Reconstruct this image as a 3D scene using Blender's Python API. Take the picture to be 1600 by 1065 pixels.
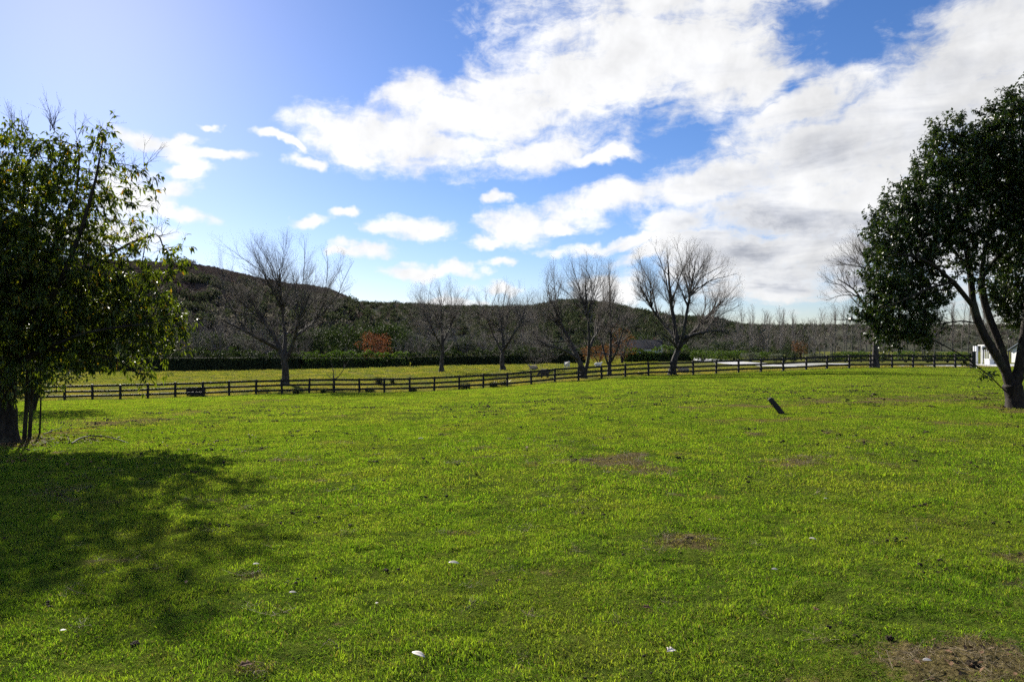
import bpy, bmesh, math, random
import numpy as np
from mathutils import Vector, noise as mnoise

for _o in list(bpy.data.objects):
    bpy.data.objects.remove(_o)
SC = bpy.context.scene
COL = SC.collection
random.seed(7)
RNG = np.random.default_rng(7)

# ------------------------------------------------------------------ camera
F = 1155.0            # focal length in photo pixels (photo 1600 wide)
EYE = 1.65
HZ = 545.0            # horizon row in the photo
cam = bpy.data.cameras.new("camera")
cam.sensor_width = 36.0
cam.lens = 36.0 * F / 1600.0
cam.shift_y = (HZ - 532.5) / 1600.0
cam.clip_start = 0.05
cam.clip_end = 6000
camo = bpy.data.objects.new("camera", cam)
camo.location = (0, 0, EYE)
camo.rotation_euler = (math.radians(90), 0, 0)
COL.objects.link(camo)
SC.camera = camo

# ------------------------------------------------------------------ light
SUN_AZ = math.radians(30.5)      # to the left of the viewing direction (+Y)
SUN_EL = math.radians(24.8)
sl = bpy.data.lights.new("sun", 'SUN')
sl.energy = 5.0
sl.angle = math.radians(0.55)
sl.color = (1.0, 0.94, 0.84)
so = bpy.data.objects.new("sun", sl)
sun_dir = Vector((-math.sin(SUN_AZ) * math.cos(SUN_EL), math.cos(SUN_AZ) * math.cos(SUN_EL), math.sin(SUN_EL)))
so.rotation_euler = sun_dir.to_track_quat('Z', 'Y').to_euler()
so.location = sun_dir * 100
COL.objects.link(so)
SC.view_settings.view_transform = 'Standard'
SC.view_settings.look = 'None'
SC.view_settings.exposure = 1.15
SC.view_settings.gamma = 1.0
SC.view_settings.use_curve_mapping = False
SC.render.engine = 'CYCLES'
SC.cycles.max_bounces = 4
SC.cycles.diffuse_bounces = 2
SC.cycles.glossy_bounces = 1
SC.cycles.transmission_bounces = 3
SC.cycles.transparent_max_bounces = 4
SC.cycles.use_adaptive_sampling = True
SC.cycles.adaptive_threshold = 0.02
SC.cycles.adaptive_min_samples = 12
SC.cycles.use_denoising = False
SC.cycles.sample_clamp_indirect = 6.0


class NT:
    """small helper round a node tree"""
    def __init__(s, nt):
        s.nt = nt
        nt.nodes.clear()

    def n(s, typ, **kw):
        nd = s.nt.nodes.new(typ)
        for k, v in kw.items():
            setattr(nd, k, v)
        return nd

    def put(s, sock, v):
        if v is None:
            return
        if isinstance(v, bpy.types.NodeSocket):
            s.nt.links.new(v, sock)
        else:
            if sock.type == 'RGBA' and len(v) == 3:
                v = (*v, 1.0)
            sock.default_value = v

    def math(s, op, a, b=None, c=None, clamp=False):
        nd = s.n('ShaderNodeMath', operation=op, use_clamp=clamp)
        s.put(nd.inputs[0], a)
        s.put(nd.inputs[1], b)
        s.put(nd.inputs[2], c)
        return nd.outputs[0]

    def vmath(s, op, a, b=None, out=0):
        nd = s.n('ShaderNodeVectorMath', operation=op)
        s.put(nd.inputs[0], a)
        if b is not None:
            if op == 'SCALE':
                s.put(nd.inputs['Scale'], b)
            else:
                s.put(nd.inputs[1], b)
        return nd.outputs[out]

    def mix(s, f, a, b, blend='MIX'):
        nd = s.n('ShaderNodeMix', data_type='RGBA', blend_type=blend)
        s.put(nd.inputs['Factor'], f)
        s.put(nd.inputs[6], a)
        s.put(nd.inputs[7], b)
        return nd.outputs[2]

    def ss(s, x, lo, hi, a=0.0, b=1.0):
        nd = s.n('ShaderNodeMapRange', interpolation_type='SMOOTHSTEP')
        s.put(nd.inputs[0], x)
        nd.inputs[1].default_value = lo
        nd.inputs[2].default_value = hi
        nd.inputs[3].default_value = a
        nd.inputs[4].default_value = b
        return nd.outputs[0]

    def noise(s, vec, scale, detail=4, rough=0.55, dist=0.0, out='Fac'):
        nd = s.n('ShaderNodeTexNoise', noise_dimensions='3D')
        if vec is not None:
            s.put(nd.inputs['Vector'], vec)
        nd.inputs['Scale'].default_value = scale
        nd.inputs['Detail'].default_value = detail
        nd.inputs['Roughness'].default_value = rough
        nd.inputs['Distortion'].default_value = dist
        return nd.outputs[out]

    def comb(s, x, y, z):
        nd = s.n('ShaderNodeCombineXYZ')
        s.put(nd.inputs[0], x)
        s.put(nd.inputs[1], y)
        s.put(nd.inputs[2], z)
        return nd.outputs[0]


# ------------------------------------------------------------------ sky
def azel(px, py):
    u = (px - 800) / F
    v = (HZ - py) / F
    a = math.atan(u)
    return a, v * math.cos(a)


def build_world():
    w = bpy.data.worlds.new("World")
    SC.world = w
    w.use_nodes = True
    t = NT(w.node_tree)
    out = t.n('ShaderNodeOutputWorld')
    bg = t.n('ShaderNodeBackground')
    bg.inputs[1].default_value = 0.05
    t.nt.links.new(bg.outputs[0], out.inputs[0])
    sky = t.n('ShaderNodeTexSky', sky_type='NISHITA')
    sky.sun_disc = False
    sky.sun_elevation = SUN_EL
    sky.sun_rotation = -SUN_AZ          # measured from +Y, towards +X
    sky.altitude = 50
    sky.air_density = 1.0
    sky.dust_density = 0.19
    sky.ozone_density = 2.0
    hs = t.n('ShaderNodeHueSaturation')
    hs.inputs['Saturation'].default_value = 1.24
    hs.inputs['Value'].default_value = 1.0
    t.put(hs.inputs['Color'], sky.outputs[0])
    skyc = t.mix(1.0, hs.outputs[0], (0.89, 0.905, 1.17), 'MULTIPLY')
    tc = t.n('ShaderNodeTexCoord')
    d = tc.outputs['Generated']
    sep = t.n('ShaderNodeSeparateXYZ')
    t.put(sep.inputs[0], d)
    X, Y, Z = sep.outputs
    az = t.math('ARCTAN2', X, Y)
    hyp = t.math('SQRT', t.math('ADD', t.math('MULTIPLY', X, X), t.math('MULTIPLY', Y, Y)))
    el = t.math('DIVIDE', Z, t.math('MAXIMUM', hyp, 0.02))
    ae = t.comb(az, el, 0.0)
    # cloud layer seen in perspective: plane coordinates
    zz = t.math('ADD', t.math('MAXIMUM', Z, 0.0), 0.10)
    pl = t.comb(t.math('DIVIDE', X, zz), t.math('DIVIDE', Y, zz), 0.0)
    warp = t.noise(d, 7.0, 5, 0.6, out='Color')
    warp = t.vmath('SUBTRACT', warp, (0.5, 0.5, 0.5))
    warp = t.vmath('MULTIPLY', warp, (0.15, 0.08, 0.0))
    aew = t.vmath('ADD', ae, warp)
    # pieces of cloud: px, py, half width, half height, turn (degrees), weight
    blobs = [
        (1000, 60, 190, 100, -8), (900, 130, 170, 100, 10), (760, 180, 170, 75, 8), (600, 222, 130, 48, -4),
        (520, 212, 80, 30, -12), (820, 245, 90, 30, 4), (930, 252, 90, 12, 2), (1110, 110, 110, 70, -25),
        (1180, 130, 50, 40, -40), (640, 150, 60, 35, 20), (1040, 0, 190, 60, 0), (560, 250, 55, 16, -8),
        (980, 100, 150, 90, 0), (700, 235, 120, 35, 0),
        (1560, 60, 190, 100, 30), (1640, 140, 230, 140, 20), (1450, 190, 220, 75, 20), (1300, 240, 190, 70, 18), (1260, 175, 110, 40, 14),
        (1120, 285, 150, 45, 16), (960, 320, 100, 26, 8), (1240, 320, 180, 62, 4), (1400, 310, 180, 110, 0), (1180, 400, 150, 46, 0),
        (1290, 400, 120, 60, 0), (1060, 352, 60, 20, 5), (1000, 378, 140, 10, 4), (1240, 452, 90, 16, 0), (1330, 450, 70, 26, 0),
        (1600, 330, 240, 170, 0), (1000, 400, 60, 16, 8), (1090, 390, 70, 30, 0), (1180, 445, 60, 14, 0),
        (650, 354, 55, 17, -4), (805, 355, 82, 24, 2), (880, 352, 20, 12, 0), (760, 378, 40, 9, 2),
        (586, 386, 34, 16, 0), (560, 392, 30, 7, 0), (660, 420, 48, 12, 0), (715, 420, 34, 10, 0), (775, 407, 30, 8, 6), (490, 343, 46, 10, 4),
        (548, 324, 20, 8, 0), (475, 253, 26, 10, 0), (270, 210, 50, 9, 0), (285, 232, 38, 16, -14), (340, 240, 44, 9, 4), (300, 258, 36, 12, 0),
        (268, 285, 46, 17, 0), (285, 328, 46, 13, -6), (220, 205, 30, 14, 0), (200, 300, 60, 40, 0), (150, 360, 110, 30, 0),
        (780, 312, 22, 10, 0), (960, 452, 50, 30, 0), (770, 445, 34, 10, 0), (700, 470, 50, 12, 0), (420, 213, 40, 7, -8), (325, 193, 16, 5, 0), (450, 224, 30, 7, -20),
        (1080, 430, 40, 16, 0),
    ]
    acc = None
    for (px, py, hw, hh, rot) in blobs:
        a, e = azel(px, py)
        ca = math.cos(a)
        m = t.n('ShaderNodeMapping', vector_type='TEXTURE')
        t.put(m.inputs['Vector'], aew)
        m.inputs['Location'].default_value = (a, e, 0)
        m.inputs['Rotation'].default_value = (0, 0, math.radians(rot))
        m.inputs['Scale'].default_value = (1.30 * hw / F * ca * ca ** 0.5, 1.30 * hh / F * ca, 1)
        ln = t.vmath('LENGTH', m.outputs[0], out=1)
        if acc is None:
            acc = ln
        else:
            nd = t.n('ShaderNodeMath', operation='SMOOTH_MIN')
            t.put(nd.inputs[0], acc)
            t.put(nd.inputs[1], ln)
            nd.inputs[2].default_value = 0.12
            acc = nd.outputs[0]
    M = t.math('SUBTRACT', 1.0, acc)
    M = t.math('MAXIMUM', M, -0.9)
    # broken cloud of the same kind over the rest of the sky
    gen = t.noise(pl, 0.55, 3, 0.5)
    gen = t.math('MULTIPLY', t.math('SUBTRACT', gen, 0.52), 4.5)
    gen = t.math('MINIMUM', t.math('MAXIMUM', gen, -0.9), 0.75)
    # in use away from the part of the sky in view
    away = t.math('MAXIMUM', t.ss(t.math('ABSOLUTE', az), 0.66, 0.95), t.ss(el, 0.50, 0.75))
    M = t.math('ADD', t.math('MULTIPLY', M, t.math('SUBTRACT', 1.0, away)), t.math('MULTIPLY', gen, away))
    n1 = t.noise(pl, 2.2, 7, 0.62, 0.3)
    n2 = t.noise(d, 16.0, 7, 0.62, 0.2)
    nn = t.math('ADD', t.math('MULTIPLY', t.math('SUBTRACT', n1, 0.5), 1.0), t.math('MULTIPLY', t.math('SUBTRACT', n2, 0.5), 1.25))
    n3 = t.noise(t.vmath('MULTIPLY', aew, (13.0, 42.0, 1.0)), 1.0, 6, 0.65, 0.6)
    nn = t.math('ADD', nn, t.math('MULTIPLY', t.math('SUBTRACT', n3, 0.5), 0.9))
    dens = t.math('ADD', M, nn)
    cov = t.ss(dens, -0.02, 0.64)
    thick = t.ss(dens, 0.30, 1.1)
    # light and shade inside the cloud: noise compared with itself a little towards the sun
    sd = (sun_dir.x * 0.05, sun_dir.y * 0.05, sun_dir.z * 0.05)
    n2s = t.noise(t.vmath('ADD', d, sd), 16.0, 4, 0.6, 0.2)
    n2b = t.noise(d, 16.0, 4, 0.6, 0.2)
    lit = t.math('MULTIPLY', t.math('SUBTRACT', n2b, n2s), 0.45)
    # flat grey bases in layers, on the thick bank away from the sun
    lay = t.noise(t.vmath('MULTIPLY', ae, (5.0, 19.0, 1.0)), 1.0, 5, 0.55, 0.5)
    bank = t.ss(az, 0.12, 0.36)
    low = t.ss(el, 0.33, 0.10)
    grey = t.math('MULTIPLY', t.math('MULTIPLY', bank, thick), t.math('MULTIPLY', t.ss(lay, 0.40, 0.66), t.math('ADD', t.math('MULTIPLY', low, 0.8), 0.35)))
    val = t.math('ADD', t.math('SUBTRACT', 1.0, t.math('MULTIPLY', grey, 0.50)), lit)
    val = t.math('SUBTRACT', val, t.math('MULTIPLY', bank, 0.13))
    val = t.math('MINIMUM', t.math('MAXIMUM', val, 0.34), 1.08)
    shade = t.mix(t.math('MULTIPLY', grey, 0.9), (1.0, 1.0, 1.0), (0.86, 0.92, 1.08))
    cl = t.vmath('SCALE', shade, t.math('MULTIPLY', val, 9.3))
    up = t.ss(el, 0.0, 0.035)
    fac = t.math('MULTIPLY', t.math('MULTIPLY', cov, 0.97), up)
    # thin sheets keep some of the blue behind them
    final = t.mix(fac, skyc, cl)
    t.put(bg.inputs[0], final)
    w.cycles.sampling_method = 'MANUAL'
    w.cycles.sample_map_resolution = 1024


build_world()

# ------------------------------------------------------------------ ground shape
FL = np.array([-34.2, 60.0])        # fence line, two points in plan
FR = np.array([43.6, 70.0])
FB_PX = [-300, 144, 188, 274, 317, 358, 400, 483, 522, 600, 678, 717, 755, 792, 830, 867, 904, 940, 977, 1013, 1083, 1119, 1154, 1189, 1223, 1259, 1292, 1326, 1360, 1426, 1520, 1900]
FB_PY = [634, 624, 624, 620.5, 619.5, 618, 616, 614, 613.5, 613, 610.7, 608.5, 606, 604, 600.5, 597, 595, 592, 589, 587, 585, 583.5, 582, 581, 579.5, 577.6, 575.8, 575, 574.2, 574, 574, 574]


def fence_depth(u):
    k = (FR - FL)
    # FL + s k = (u y, y)
    s = (u * FL[1] - FL[0]) / (k[0] - u * k[1])
    return FL[1] + s * k[1]


_U = (np.array(FB_PX) - 800) / F
_YF = fence_depth(_U)
_ZF = EYE - (np.array(FB_PY) - HZ) * _YF / F
_HPX = [-300, 300, 500, 700, 900, 1080, 1250, 1400, 1900]
_HPY = [582, 578, 575, 570, 567, 563, 562, 563, 563]
YH = 125.0
_UH = (np.array(_HPX) - 800) / F
_ZH = EYE - (np.array(_HPY) - HZ) * YH / F


def H(x, y):
    """height of the land at plan position x, y"""
    x = np.asarray(x, float)
    y = np.asarray(y, float)
    ys = np.maximum(y, 1.0)
    u = np.clip(x / ys, -0.95, 0.95)
    yf = fence_depth(u)
    zf = np.interp(u, _U, _ZF)
    zh = np.interp(u, _UH, _ZH)
    s = np.clip(y / yf, 0, 1)
    z1 = zf * s ** 1.2
    k = np.clip((y - yf) / (YH - yf), 0, 1)
    k = k * k * (3 - 2 * k) * 0.5 + k * 0.5
    z = np.where(y <= yf, z1, zf + (zh - zf) * k)
    return z


def h1(x, y):
    return float(H(x, y))


def hit(px, py):
    """plan point where the photo's pixel meets the land"""
    u = (px - 800) / F
    v = (HZ - py) / F
    ys = np.concatenate([np.arange(2.5, 60, 0.02), np.arange(60, 260, 0.1)])
    g = H(u * ys, ys) - (EYE + v * ys)
    i = np.argmax(g > 0)
    if not (g > 0).any():
        i = len(ys) - 1
    y = ys[i]
    return u * y, float(y)


def at(px, py, d):
    return np.array([(px - 800) / F * d, d, EYE + (HZ - py) * d / F])


# ------------------------------------------------------------------ mesh helpers
def mk_mesh(name, V, faces, mats=(), attrs=None, smooth=False, mi=None):
    me = bpy.data.meshes.new(name)
    V = np.asarray(V, np.float32)
    me.vertices.add(len(V))
    me.vertices.foreach_set('co', V.ravel())
    if not isinstance(faces, list):
        faces = [faces]
    faces = [np.asarray(f, np.int32) for f in faces if len(f)]
    nl = sum(f.size for f in faces)
    npoly = sum(len(f) for f in faces)
    me.loops.add(nl)
    me.polygons.add(npoly)
    me.loops.foreach_set('vertex_index', np.concatenate([f.ravel() for f in faces]))
    st, o = [], 0
    for f in faces:
        st.append(np.arange(len(f), dtype=np.int32) * f.shape[1] + o)
        o += f.size
    me.polygons.foreach_set('loop_start', np.concatenate(st))
    if smooth:
        me.polygons.foreach_set('use_smooth', np.ones(npoly, bool))
    for m in mats:
        me.materials.append(m)
    if mi is not None:
        me.polygons.foreach_set('material_index', np.asarray(mi, np.int32))
    me.update(calc_edges=True)
    for k, a in (attrs or {}).items():
        at_ = me.attributes.new(k, 'FLOAT', 'POINT')
        at_.data.foreach_set('value', np.asarray(a, np.float32))
    return me


def obj(name, me, parent=None, loc=None, rot=None, scale=None):
    o = bpy.data.objects.new(name, me)
    COL.objects.link(o)
    if parent:
        o.parent = parent
    if loc is not None:
        o.location = loc
    if rot is not None:
        o.rotation_euler = rot
    if scale is not None:
        o.scale = scale
    return o


def tag(o, label, cat, group=None):
    o['label'] = label
    o['category'] = cat
    if group:
        o['group'] = group
    return o


def thing(name, label, cat, loc=(0, 0, 0), rotz=0.0, group=None, scale=None):
    o = obj(name, None, loc=loc, rot=(0, 0, rotz), scale=scale)
    o.empty_display_size = 0.2
    return tag(o, label, cat, group)


def dup(root, loc, rotz=0.0, scale=None, label=None):
    r = root.copy()
    COL.objects.link(r)
    r.location = loc
    r.rotation_euler = (0, 0, rotz)
    if scale is not None:
        r.scale = scale
    if label:
        r['label'] = label
    for ch in root.children:
        c = ch.copy()
        COL.objects.link(c)
        c.parent = r
        for g in ch.children:
            q = g.copy()
            COL.objects.link(q)
            q.parent = c
    return r


class Geo:
    """boxes and tubes collected into one mesh"""
    def __init__(s):
        s.v, s.f = [], []

    def box(s, c, size, rot=None, jit=0.0, taper=1.0):
        n = len(s.v)
        hx, hy, hz = [q / 2 for q in size]
        for dz in (-1, 1):
            k = taper if dz > 0 else 1.0
            for dx, dy in ((-1, -1), (1, -1), (1, 1), (-1, 1)):
                p = Vector((dx * hx * k, dy * hy * k, dz * hz))
                if jit:
                    p += Vector([random.uniform(-jit, jit) for _ in range(3)])
                if rot is not None:
                    p = rot @ p
                s.v.append(tuple(p + Vector(c)))
        s.f += [(n, n + 3, n + 2, n + 1), (n + 4, n + 5, n + 6, n + 7)] + [(n + i, n + (i + 1) % 4, n + 4 + (i + 1) % 4, n + 4 + i) for i in range(4)]
        return s

    def poly(s, pts, faces):
        n = len(s.v)
        s.v += [tuple(p) for p in pts]
        s.f += [tuple(n + i for i in f) for f in faces]
        return s

    def prism(s, prof, x0, x1):
        """profile of (y, z) points drawn from x0 to x1"""
        n = len(s.v)
        k = len(prof)
        s.v += [(x0, y, z) for y, z in prof] + [(x1, y, z) for y, z in prof]
        s.f += [tuple(range(n, n + k))[::-1], tuple(range(n + k, n + 2 * k))]
        s.f += [(n + i, n + (i + 1) % k, n + k + (i + 1) % k, n + k + i) for i in range(k)]
        return s

    def build(s, name, mat, parent=None, bevel=0.0, smooth=False, **kw):
        me = bpy.data.meshes.new(name)
        me.from_pydata(s.v, [], s.f)
        bm = bmesh.new()
        bm.from_mesh(me)
        bmesh.ops.recalc_face_normals(bm, faces=bm.faces)
        if bevel:
            bmesh.ops.bevel(bm, geom=bm.edges[:], offset=bevel, segments=1, affect='EDGES')
        bm.to_mesh(me)
        bm.free()
        if smooth:
            for p in me.polygons:
                p.use_smooth = True
        me.materials.append(mat)
        return obj(name, me, parent, **kw)


def unit(a):
    return a / np.maximum(np.linalg.norm(a, axis=-1, keepdims=True), 1e-9)


def prisms(P0, R0, P1, R1, D0, D1, sides):
    """open tubes from P0 to P1, rings square to D0 and D1"""
    n = len(P0)
    ref = np.tile(np.array([0.31, 0.94, 0.12]), (n, 1))
    th = np.arange(sides) / sides * 2 * math.pi
    rings = []
    for P, R, D in ((P0, R0, D0), (P1, R1, D1)):
        a = unit(np.cross(D, ref))
        b = np.cross(D, a)
        rings.append(P[:, None, :] + R[:, None, None] * (np.cos(th)[None, :, None] * a[:, None, :] + np.sin(th)[None, :, None] * b[:, None, :]))
    V = np.concatenate(rings, axis=1).reshape(-1, 3)
    base = (np.arange(n) * sides * 2)[:, None]
    i = np.arange(sides)
    j = (i + 1) % sides
    Fq = np.stack([base + i, base + j, base + sides + j, base + sides + i], axis=2).reshape(-1, 4)
    return V, Fq


def merge(parts):
    """[(V, F), ...] to one V, F list by polygon size"""
    Vs, Fs, o = [], {}, 0
    for V, Fq in parts:
        if len(V) == 0:
            continue
        Vs.append(V)
        Fs.setdefault(Fq.shape[1], []).append(Fq + o)
        o += len(V)
    return np.concatenate(Vs), [np.concatenate(v) for v in Fs.values()]


# ------------------------------------------------------------------ materials
def mat_new(name):
    m = bpy.data.materials.new(name)
    m.use_nodes = True
    t = NT(m.node_tree)
    out = t.n('ShaderNodeOutputMaterial')
    return m, t, out


def principled(t, col, rough=0.7, spec=0.3, normal=None):
    b = t.n('ShaderNodeBsdfPrincipled')
    t.put(b.inputs['Base Color'], col)
    t.put(b.inputs['Roughness'], rough)
    t.put(b.inputs['Specular IOR Level'], spec)
    if normal is not None:
        t.put(b.inputs['Normal'], normal)
    return b


def bump(t, h, strength=0.5, dist=0.02):
    b = t.n('ShaderNodeBump')
    b.inputs['Strength'].default_value = strength
    b.inputs['Distance'].default_value = dist
    t.put(b.inputs['Height'], h)
    return b.outputs[0]


def simple_mat(name, c1, c2=None, scale=3.0, rough=0.75, spec=0.25, bumpy=0.0, stretch=(1, 1, 1)):
    m, t, out = mat_new(name)
    tc = t.n('ShaderNodeTexCoord')
    v = t.vmath('MULTIPLY', tc.outputs['Object'], stretch)
    nz = t.noise(v, scale, 6, 0.6)
    col = t.mix(t.ss(nz, 0.3, 0.7), c1, c2 if c2 else c1)
    nm = bump(t, nz, bumpy, 0.03) if bumpy else None
    b = principled(t, col, rough, spec, nm)
    t.nt.links.new(b.outputs[0], out.inputs[0])
    return m


def bark_mat(name, c1, c2, scale=6.0):
    m, t, out = mat_new(name)
    tc = t.n('ShaderNodeTexCoord')
    v = t.vmath('MULTIPLY', tc.outputs['Object'], (1, 1, 0.35))
    nz = t.noise(v, scale, 6, 0.65, 0.6)
    nz2 = t.noise(tc.outputs['Object'], 1.3, 3, 0.5)
    col = t.mix(t.ss(nz, 0.32, 0.68), c1, c2)
    col = t.mix(t.math('MULTIPLY', t.ss(nz2, 0.5, 0.75), 0.35), col, (0.10, 0.11, 0.06))
    b = principled(t, col, 0.85, 0.2, bump(t, nz, 0.9, 0.03))
    t.nt.links.new(b.outputs[0], out.inputs[0])
    return m


def leaf_mat(name, ramp, trans=0.35, tint=(1.3, 1.45, 0.5), rough=0.42, spec=0.5, nscale=0.5):
    """leaf with colour picked by a per-leaf attribute, light passing through"""
    m, t, out = mat_new(name)
    a = t.n('ShaderNodeAttribute', attribute_name='rnd')
    tc = t.n('ShaderNodeTexCoord')
    cr = t.n('ShaderNodeValToRGB')
    el = cr.color_ramp.elements
    while len(el) < len(ramp):
        el.new(0.5)
    for e, (p, c) in zip(el, ramp):
        e.position = p
        e.color = (*c, 1)
    t.put(cr.inputs[0], a.outputs['Fac'])
    nz = t.noise(tc.outputs['Object'], nscale, 3, 0.5)
    col = t.mix(1.0, cr.outputs[0], t.mix(t.ss(nz, 0.3, 0.7), (0.75, 0.75, 0.75), (1.2, 1.2, 1.2)), 'MULTIPLY')
    b = principled(t, col, rough, spec)
    tr = t.n('ShaderNodeBsdfTranslucent')
    t.put(tr.inputs[0], t.mix(1.0, col, tint, 'MULTIPLY'))
    mx = t.n('ShaderNodeMixShader')
    mx.inputs[0].default_value = trans
    t.nt.links.new(b.outputs[0], mx.inputs[1])
    t.nt.links.new(tr.outputs[0], mx.inputs[2])
    t.nt.links.new(mx.outputs[0], out.inputs[0])
    return m


def grass_mat(name, greens, straw, trans=0.50, tint=(1.60, 1.68, 0.45)):
    m, t, out = mat_new(name)
    oi = t.n('ShaderNodeObjectInfo')
    dry = t.n('ShaderNodeAttribute', attribute_name='dry', attribute_type='INSTANCER')
    bl = t.n('ShaderNodeAttribute', attribute_name='rnd')
    hgt = t.n('ShaderNodeAttribute', attribute_name='tip')
    g = t.n('ShaderNodeNewGeometry')
    big = t.noise(g.outputs['Position'], 0.35, 4, 0.6)
    mid = t.noise(g.outputs['Position'], 2.2, 3, 0.6)
    col = t.mix(t.ss(mid, 0.3, 0.7), greens[0], greens[1])
    col = t.mix(t.math('MULTIPLY', t.ss(big, 0.40, 0.70), 0.6), col, greens[2])
    col = t.mix(t.math('MULTIPLY', t.ss(bl.outputs['Fac'], 0.0, 1.0), 0.45), col, greens[3])
    col = t.mix(1.0, col, t.mix(oi.outputs['Random'], (0.52, 0.64, 0.7), (1.34, 1.24, 1.2)), 'MULTIPLY')
    dd = t.math('ADD', dry.outputs['Fac'], t.math('MULTIPLY', t.math('SUBTRACT', bl.outputs['Fac'], 0.5), 0.5))
    dd = t.math('ADD', dd, t.math('MULTIPLY', t.math('SUBTRACT', oi.outputs['Random'], 0.5), 0.35))
    thin = t.ss(bl.outputs['Fac'], 0.82, 0.86)          # a few dead blades everywhere
    col = t.mix(t.math('MAXIMUM', t.ss(dd, 0.35, 0.75), thin), col, straw)
    b = principled(t, col, 0.9, 0.0)
    tr = t.n('ShaderNodeBsdfTranslucent')
    t.put(tr.inputs[0], t.mix(1.0, col, tint, 'MULTIPLY'))
    mx = t.n('ShaderNodeMixShader')
    mx.inputs[0].default_value = trans
    t.nt.links.new(b.outputs[0], mx.inputs[1])
    t.nt.links.new(tr.outputs[0], mx.inputs[2])
    t.nt.links.new(mx.outputs[0], out.inputs[0])
    return m


def ground_mat():
    m, t, out = mat_new("turf")
    g = t.n('ShaderNodeNewGeometry')
    p = g.outputs['Position']
    dry = t.n('ShaderNodeAttribute', attribute_name='dry').outputs['Fac']
    pad = t.n('ShaderNodeAttribute', attribute_name='paddock').outputs['Fac']
    big = t.noise(p, 0.30, 4, 0.6)
    mid = t.noise(p, 2.0, 5, 0.65)
    fine = t.noise(p, 28.0, 5, 0.7)
    col = t.mix(t.ss(mid, 0.35, 0.68), (0.040, 0.066, 0.010), (0.075, 0.095, 0.014))
    col = t.mix(t.math('MULTIPLY', t.ss(big, 0.4, 0.7), 0.5), col, (0.105, 0.110, 0.015))
    soil = t.mix(t.ss(fine, 0.35, 0.65), (0.045, 0.036, 0.015), (0.150, 0.120, 0.052))
    dd = t.math('ADD', dry, t.math('MULTIPLY', t.math('SUBTRACT', fine, 0.5), 0.9))
    col = t.mix(t.ss(dd, 0.30, 0.62), col, soil)
    # rough grazed paddock beyond the fence
    pn = t.noise(p, 0.9, 5, 0.7)
    pc = t.mix(t.ss(pn, 0.38, 0.62), (0.080, 0.105, 0.018), (0.150, 0.135, 0.045))
    col = t.mix(pad, col, pc)
    b = principled(t, col, 1.0, 0.0, bump(t, t.math('ADD', fine, t.math('MULTIPLY', mid, 1.5)), 0.8, 0.04))
    t.nt.links.new(b.outputs[0], out.inputs[0])
    return m


# ------------------------------------------------------------------ dry and bare patches, as seen in the photo
PATCH_PX = [  # px, py, half width px, half height px, strength
    (930, 722, 110, 13, 0.85), (880, 702, 50, 8, 0.7), (1000, 735, 60, 10, 0.6), (840, 725, 30, 8, 0.6), (1230, 722, 90, 10, 0.6),
    (1400, 626, 190, 7, 0.75), (1160, 635, 140, 5, 0.75), (1180, 657, 170, 4, 0.75), (1480, 660, 70, 6, 0.65), (1500, 620, 80, 8, 0.5), (1000, 645, 160, 4, 0.4),
    (1090, 848, 75, 14, 0.75), (1040, 850, 40, 10, 0.6), (790, 812, 30, 6, 0.6), (1460, 815, 60, 12, 0.55), (1590, 870, 60, 12, 0.7),
    (1490, 1030, 120, 34, 0.95), (1560, 1040, 90, 26, 0.9), (1400, 1010, 60, 14, 0.6), (1345, 1018, 30, 14, 0.6),
    (380, 1048, 26, 9, 0.7), (205, 990, 40, 9, 0.3), (10, 975, 30, 10, 0.5), (330, 840, 50, 12, 0.8), (340, 775, 60, 10, 0.55), (400, 895, 45, 12, 0.6), (70, 770, 40, 10, 0.35),
    (180, 660, 90, 7, 0.85), (90, 675, 50, 8, 0.8), (300, 644, 60, 6, 0.6), (340, 668, 30, 2.5, 0.6), (410, 626, 40, 4, 0.75), (370, 632, 40, 4, 0.5),
    (540, 690, 60, 5, 0.5), (440, 718, 50, 4, 0.5), (700, 770, 40, 6, 0.35), (530, 835, 30, 5, 0.45), (650, 760, 30, 5, 0.35), (560, 745, 60, 6, 0.3),
    (800, 660, 120, 3, 0.35), (1330, 745, 80, 8, 0.3), (1010, 960, 30, 8, 0.5), (1275, 960, 24, 6, 0.5), (1190, 900, 50, 8, 0.35), (870, 990, 40, 8, 0.3),
    (30, 690, 90, 18, 0.9), (1590, 640, 60, 10, 0.8), (160, 655, 80, 4, .5), (1330, 600, 120, 3, .35), (700, 640, 150, 3, .25),
]
PATCH = []
for (px, py, hw, hh, st) in PATCH_PX:
    cx, cy = hit(px, py)
    _, y0 = hit(px, py + hh)
    _, y1 = hit(px, py - hh)
    PATCH.append((cx, cy, hw / F * cy, max((y1 - y0) / 2, 0.06), st))


_pr = np.random.default_rng(77)
for _k in range(750):
    _y = math.sqrt(_pr.uniform(3.0 ** 2, 30.0 ** 2))
    _x = _pr.uniform(-.8, .8) * _y
    _r = _pr.uniform(.025, .10) * (1 + _y * .05)
    PATCH.append((_x, _y, _r * _pr.uniform(1, 1.8), _r, _pr.uniform(.45, .95)))


def fbm(x, y, s, seed=0.0):
    """cheap vector noise from sines, irregular enough for masks"""
    r = np.zeros_like(x)
    a = 1.0
    tot = 0
    ph = np.random.default_rng(int(seed * 100) + 5)
    for o in range(4):
        for k in range(3):
            th = ph.uniform(0, 6.28)
            w = s * 2 ** o * ph.uniform(0.7, 1.4)
            r += a * np.sin((x * math.cos(th) + y * math.sin(th)) * w + ph.uniform(0, 6.28) + 1.7 * np.sin((x * math.sin(th) - y * math.cos(th)) * w * 0.7))
        tot += a * 1.7
        a *= 0.6
    return r / tot


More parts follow.
